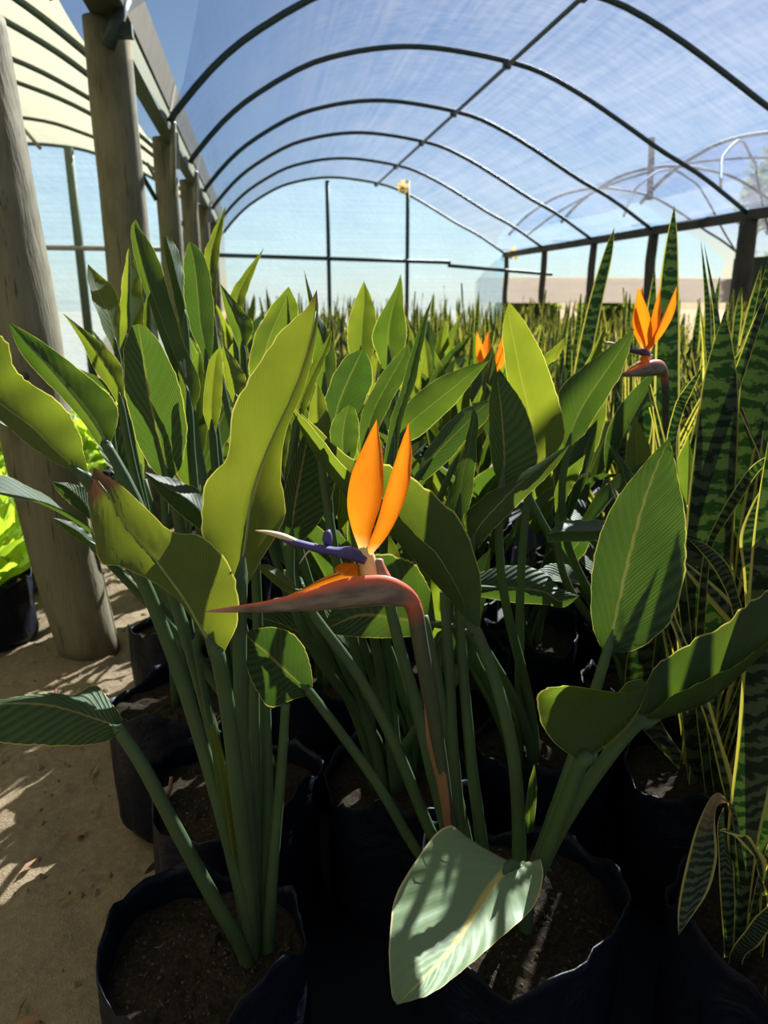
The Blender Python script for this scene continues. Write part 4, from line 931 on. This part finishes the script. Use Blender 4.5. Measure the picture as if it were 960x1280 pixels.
S2.leaf(st((848, 760, 853, 762, 858, 760), (864, 640, 870, 642, 876, 640), (889, 545, 896, 547, 903, 548), (919, 460, 926, 460, 933, 462), (944, 395, 949, 396, 954, 397), (975, 328)), 1.32, 1.22, .0, .01, **KW)
S2.leaf(st((880, 660, 886, 662, 892, 660), (884, 540, 890, 542, 896, 540), (892, 470, 897, 470, 902, 470), (892, 400, 896, 400, 900, 400), (880, 303)), 1.42, 1.36, .0, .01, **KW)
for i in range(11):
    a = -.7 + i * .26; link_child('leaf', USN2[i % 4], S2.e, a, .95 + .1 * math.sin(i * 1.7), (math.cos(a) * .05, math.sin(a) * .05, 0))
bag(1.12, 1.83, 'black grow bag of the tallest snake plant', None, 3, 1.8, 1.0)
S3 = Plant('snake_plant', (1.12, 1.835, SZ), 'tallest snake plant, its dark leaves rising above the eave beam line', 'plant')
S3.leaf(st((808, 760, 822, 762, 838, 760), (812, 660, 830, 662, 848, 660), (816, 540, 833, 540, 850, 540), (819, 440, 834, 440, 850, 440), (824, 360, 837, 360, 849, 360), (833, 300, 840, 300, 847, 300), (843, 256)), 2.08, 1.98, .01, .01, **KW)
bag(1.0, 2.17, 'black grow bag of the slender dark snake plant behind the broad-leaved plant', None, 1, .5, 1.0)
S4 = Plant('snake_plant', (1.0, 2.17, SZ), 'slender snake plant with one tall dark leaf leaning right, past the sunlit broad leaf', 'plant')
S4.leaf(st((712, 560, 720, 562, 728, 560), (713, 500, 722, 502, 732, 500), (722, 440, 731, 442, 741, 440), (738, 370, 746, 372, 755, 370), (755, 315, 760, 315, 766, 315), (768, 284)), 2.32, 2.26, .01, .01, **KW)
S3.leaf(st((875, 500, 880, 502, 885, 500), (880, 420, 884, 420, 889, 420), (880, 370, 883, 370, 887, 370), (876, 300)), 2.0, 1.95, .01, .01, **KW)

# ---------------- lettuces
def frill(seed):
    rng = random.Random(seed); n, m = 12, 8; v, f, uv = [], [], []; ph = rng.random() * 6
    for i in range(n):
        u = i / (n - 1); w_ = .018 + .075 * math.sin(min(1, u * 1.15) * 1.75) ; z = .15 * u * (1 - .25 * u); x = .13 * u ** 1.4
        for k in range(-m, m + 1):
            a = k / m; fr = .022 * (u * u * .9 + .1) * (abs(a) ** 1.2) * math.sin(u * 17 + a * 9 + ph) + .014 * u ** 3 * math.sin(a * 15 + ph)
            v.append(Vector((x + fr * .8 + .03 * a * a * u, w_ * a, z + fr - .02 * a * a * (1 - u) + .02 * abs(a)))); uv.append((u, .5 + .5 * a))
    W = 2 * m + 1
    for i in range(n - 1):
        for k in range(W - 1): a = i * W + k; f.append((a, a + 1, a + 1 + W, a + W))
    me = bpy.data.meshes.new('leaf'); me.from_pydata(v, [], f); me.materials.append(MAT['lettuce']); me.polygons.foreach_set('use_smooth', [True] * len(f)); return me
MAT['lettuce'] = plain('lettuce_leaf', (.28, .46, .04), .45, .35, 18, .4, trans=.5, tcol=(.50, .66, .04))
FR = [frill(s_) for s_ in (1, 2, 3, 4)]
kk = 0
for j in range(9):
    for i in range(4):
        x = -.89 - i * .37 - (.1 if j % 2 else 0); y = 2.43 + j * .41 + i * .07
        if i == 3 and j < 2: continue
        kk += 1; rg = random.Random(kk)
        first = kk == 1
        lab = 'frilly bright green lettuce beside the foot of the leaning post' if first else 'frilly bright green lettuce in the bed left of the posts'
        e = empty('lettuce', (x, y, .187), lab, 'lettuce', None if first else 'lettuces left of the posts')
        for q in range(16):
            a = q * 2.4 + rg.random() * .4; s_ = 1.26 - .035 * q
            o = link_child('leaf', FR[q % 4], e, a, s_ * rg.uniform(.9, 1.1), (math.cos(a) * .012, math.sin(a) * .012, .012 * q))
            o.rotation_euler[1] = .18 - .045 * q
        bag(x, y, 'black grow bag of the lettuce beside the leaning post' if first else 'black grow bag under a bed lettuce', None if first else 'grow bags of the lettuces', kk, kk, .95, 0, .78)

# ---------------- turn the leaves of the crowded plants until none cuts through a neighbour, bag or post
def settle():
    from mathutils.bvhtree import BVHTree
    CELL = .22; grid = {}; polys = {}; mv = {ob for _, os_ in UNITS for ob in os_}
    def base_m(ob):
        m_ = ob.matrix_parent_inverse @ ob.matrix_basis if ob.parent else ob.matrix_basis.copy()
        return base_m(ob.parent) @ m_ if ob.parent else m_
    def rt(ob):
        while ob.parent: ob = ob.parent
        return ob
    def shape(ob, m_):
        me = ob.data
        if me.name not in polys: polys[me.name] = ([v_.co.copy() for v_ in me.vertices], [tuple(p_.vertices) for p_ in me.polygons])
        co_, pf_ = polys[me.name]; w_ = [m_ @ c_ for c_ in co_]
        xs = [c_.x for c_ in w_]; ys = [c_.y for c_ in w_]; zs = [c_.z for c_ in w_]
        return [w_, pf_, (min(xs), max(xs), min(ys), max(ys), min(zs), max(zs)), None]
    def tree_of(sh):
        if sh[3] is None: sh[3] = BVHTree.FromPolygons(sh[0], sh[1])
        return sh[3]
    def cells(bb):
        for i_ in range(int(bb[0] // CELL), int(bb[1] // CELL) + 1):
            for j_ in range(int(bb[2] // CELL), int(bb[3] // CELL) + 1): yield (i_, j_)
    def add(sh, r_):
        for c_ in cells(sh[2]): grid.setdefault(c_, []).append((sh, r_))
    def hits(shs, r_, stop):
        n_ = 0
        for sh in shs:
            bb = sh[2]; seen = set()
            for c_ in cells(bb):
                for o2, r2 in grid.get(c_, ()):
                    if r2 is r_ or id(o2) in seen: continue
                    seen.add(id(o2)); b2 = o2[2]
                    if bb[0] > b2[1] or b2[0] > bb[1] or bb[2] > b2[3] or b2[2] > bb[3] or bb[4] > b2[5] or b2[4] > bb[5]: continue
                    k_ = len(tree_of(sh).overlap(tree_of(o2)))
                    if k_: n_ += k_
                    if n_ >= stop: return n_
        return n_
    for ob in list(bpy.data.objects):
        if ob.type != 'MESH' or ob in mv or ob.name.split('.')[0] in ('soil', 'crumbs'): continue
        r_ = rt(ob)
        if r_.name.split('.')[0] in ('bird_of_paradise_plant', 'snake_plant', 'grow_bag', 'timber_post', 'eave_post', 'end_post', 'twig'): add(shape(ob, base_m(ob)), r_)
    turns = [0, .2, -.2, .4, -.4, .65, -.65, .95, -.95, 1.3, -1.3, 1.7, -1.7, 2.2, -2.2, 2.7, -2.7]
    left = 0
    for par, obs in UNITS:
        z0 = obs[0].rotation_euler[2]; sc0 = obs[0].scale[0]; l0 = obs[0].location.copy(); ry = obs[0].rotation_euler[1]
        T0 = Matrix.Translation(par.location); best = None
        for sf in (1, .88, .76, .64, .52):
            for t_ in turns:
                l_ = Matrix.Rotation(t_, 3, 'Z') @ l0
                m_ = T0 @ Matrix.Translation(l_) @ Matrix.Rotation(z0 + t_, 4, 'Z') @ Matrix.Rotation(ry, 4, 'Y') @ Matrix.Scale(sc0 * sf, 4)
                shs = [shape(ob, m_) for ob in obs]; n_ = hits(shs, par, best[0] if best else 1e9)
                if best is None or n_ < best[0]: best = (n_, sf, t_, l_, shs)
                if n_ == 0: break
            if best[0] == 0: break
        n_, sf, t_, l_, shs = best; left += n_ > 0
        for ob in obs:
            ob.location = l_; ob.rotation_euler[2] = z0 + t_; ob.scale = (sc0 * sf,) * 3
        for sh in shs: add(sh, par)
    return left
SETTLE_LEFT = settle()

# ---------------- trees beyond
def tree(x, y, h, r, seed, label):
    rg = random.Random(seed); e = empty('tree', (x, y, 0), label, 'tree'); o_ = e.location
    tube('trunk', [Vector((x, y, -.1)), Vector((x + .1, y, h * .4)), Vector((x, y + .1, h * .8))], [.16, .12, .05], 'wood_dark', e, o_)
    v, f = [], []
    blobs = [(Vector((x + rg.uniform(-r, r) * .7, y + rg.uniform(-r, r) * .7, h * .62 + rg.uniform(-.35, .4) * h)), r * rg.uniform(.35, .6)) for _ in range(9)]
    for c_, br in blobs:
        for _ in range(420):
            d = Vector((rg.gauss(0, 1), rg.gauss(0, 1), rg.gauss(0, 1))).normalized() * br * rg.uniform(.6, 1.05); p = c_ + d
            if p.z < .3: continue
            a = Vector((rg.uniform(-1, 1), rg.uniform(-1, 1), rg.uniform(-1, 1))).normalized() * .10; b = a.cross(Vector((rg.uniform(-1, 1), rg.uniform(-1, 1), rg.uniform(-1, 1)))).normalized() * .05
            n = len(v); v += [p - a, p + b, p + a, p - b]; f.append((n, n + 1, n + 2, n + 3))
    o = mesh('foliage', v, f, 'treeleaf', e, o_, smooth=False); o['kind'] = 'stuff'
MAT['treeleaf'] = plain('tree_foliage', (.06, .10, .02), .6, .3, 5, .5, trans=.4, tcol=(.18, .25, .02))
tree(12.2, 15.5, 3.6, 1.5, 1, 'olive green tree beside the near eave post, outside the tunnels')
tree(8.5, 17.5, 1.0, .9, 2, 'low dark bush showing under the white plastic band')
tree(6.2, 17.2, .95, .9, 3, 'low bush outside, behind the slim eave posts')

# ---------------- small things on the ground
def blocked(x, y, pad=0): return x > -.31 or math.hypot(x - p0.x, y - p0.y) < .13 + pad or any(math.hypot(x - a_, y - b_) < .155 + pad for a_, b_ in BPOS)
rg = random.Random(4); v, f = [], []
for i in range(700):
    x, y = rg.uniform(-1.1, .05), rg.uniform(.45, 3.2); s_ = rg.choice((.004, .006, .006, .009, .014)); n = len(v)
    if blocked(x, y): continue
    z = .030 * noise.noise(Vector((x, y, 0)) * 2.2) + .014 * noise.noise(Vector((x, y, 0)) * 8)
    pts = [Vector((rg.uniform(.6, 1) * dx, rg.uniform(.6, 1) * dy, rg.uniform(.5, .9) * dz)) * s_ + Vector((x, y, z)) for dx, dy, dz in ((1, 0, 0), (0, 1, 0), (-1, 0, 0), (0, -1, 0), (0, 0, 1), (0, 0, -1))]
    v += pts; f += [(n, n + 1, n + 4), (n + 1, n + 2, n + 4), (n + 2, n + 3, n + 4), (n + 3, n, n + 4), (n + 1, n, n + 5), (n + 2, n + 1, n + 5), (n + 3, n + 2, n + 5), (n, n + 3, n + 5)]
tag(mesh('soil_crumbs', v, f, 'ground', smooth=False), 'loose crumbs of sandy earth strewn along the path', 'soil crumbs', None, 'stuff')

rg = random.Random(9); v, f = [], []
for i in range(130):
    x, y = rg.uniform(-1.0, -.22), rg.uniform(.55, 3.0); n = len(v); a = rg.random() * 6.28; l_ = rg.uniform(.010, .030); w_ = l_ * rg.uniform(.15, .4)
    if blocked(x, y, .03): continue
    z = .030 * noise.noise(Vector((x, y, 0)) * 2.2) + .014 * noise.noise(Vector((x, y, 0)) * 8) + .011
    d = Vector((math.cos(a), math.sin(a), rg.uniform(-.1, .25))) * l_; e_ = Vector((-math.sin(a), math.cos(a), rg.uniform(-.3, .3))) * w_; c_ = Vector((x, y, z))
    v += [c_ - d, c_ - e_ + Vector((0, 0, .003)), c_ + d, c_ + e_ + Vector((0, 0, .003))]; f.append((n, n + 1, n + 2, n + 3))
tag(mesh('leaf_litter', v, f, 'sheath', smooth=False), 'scraps of dry brown leaf scattered over the sandy path', 'leaf litter', None, 'stuff')
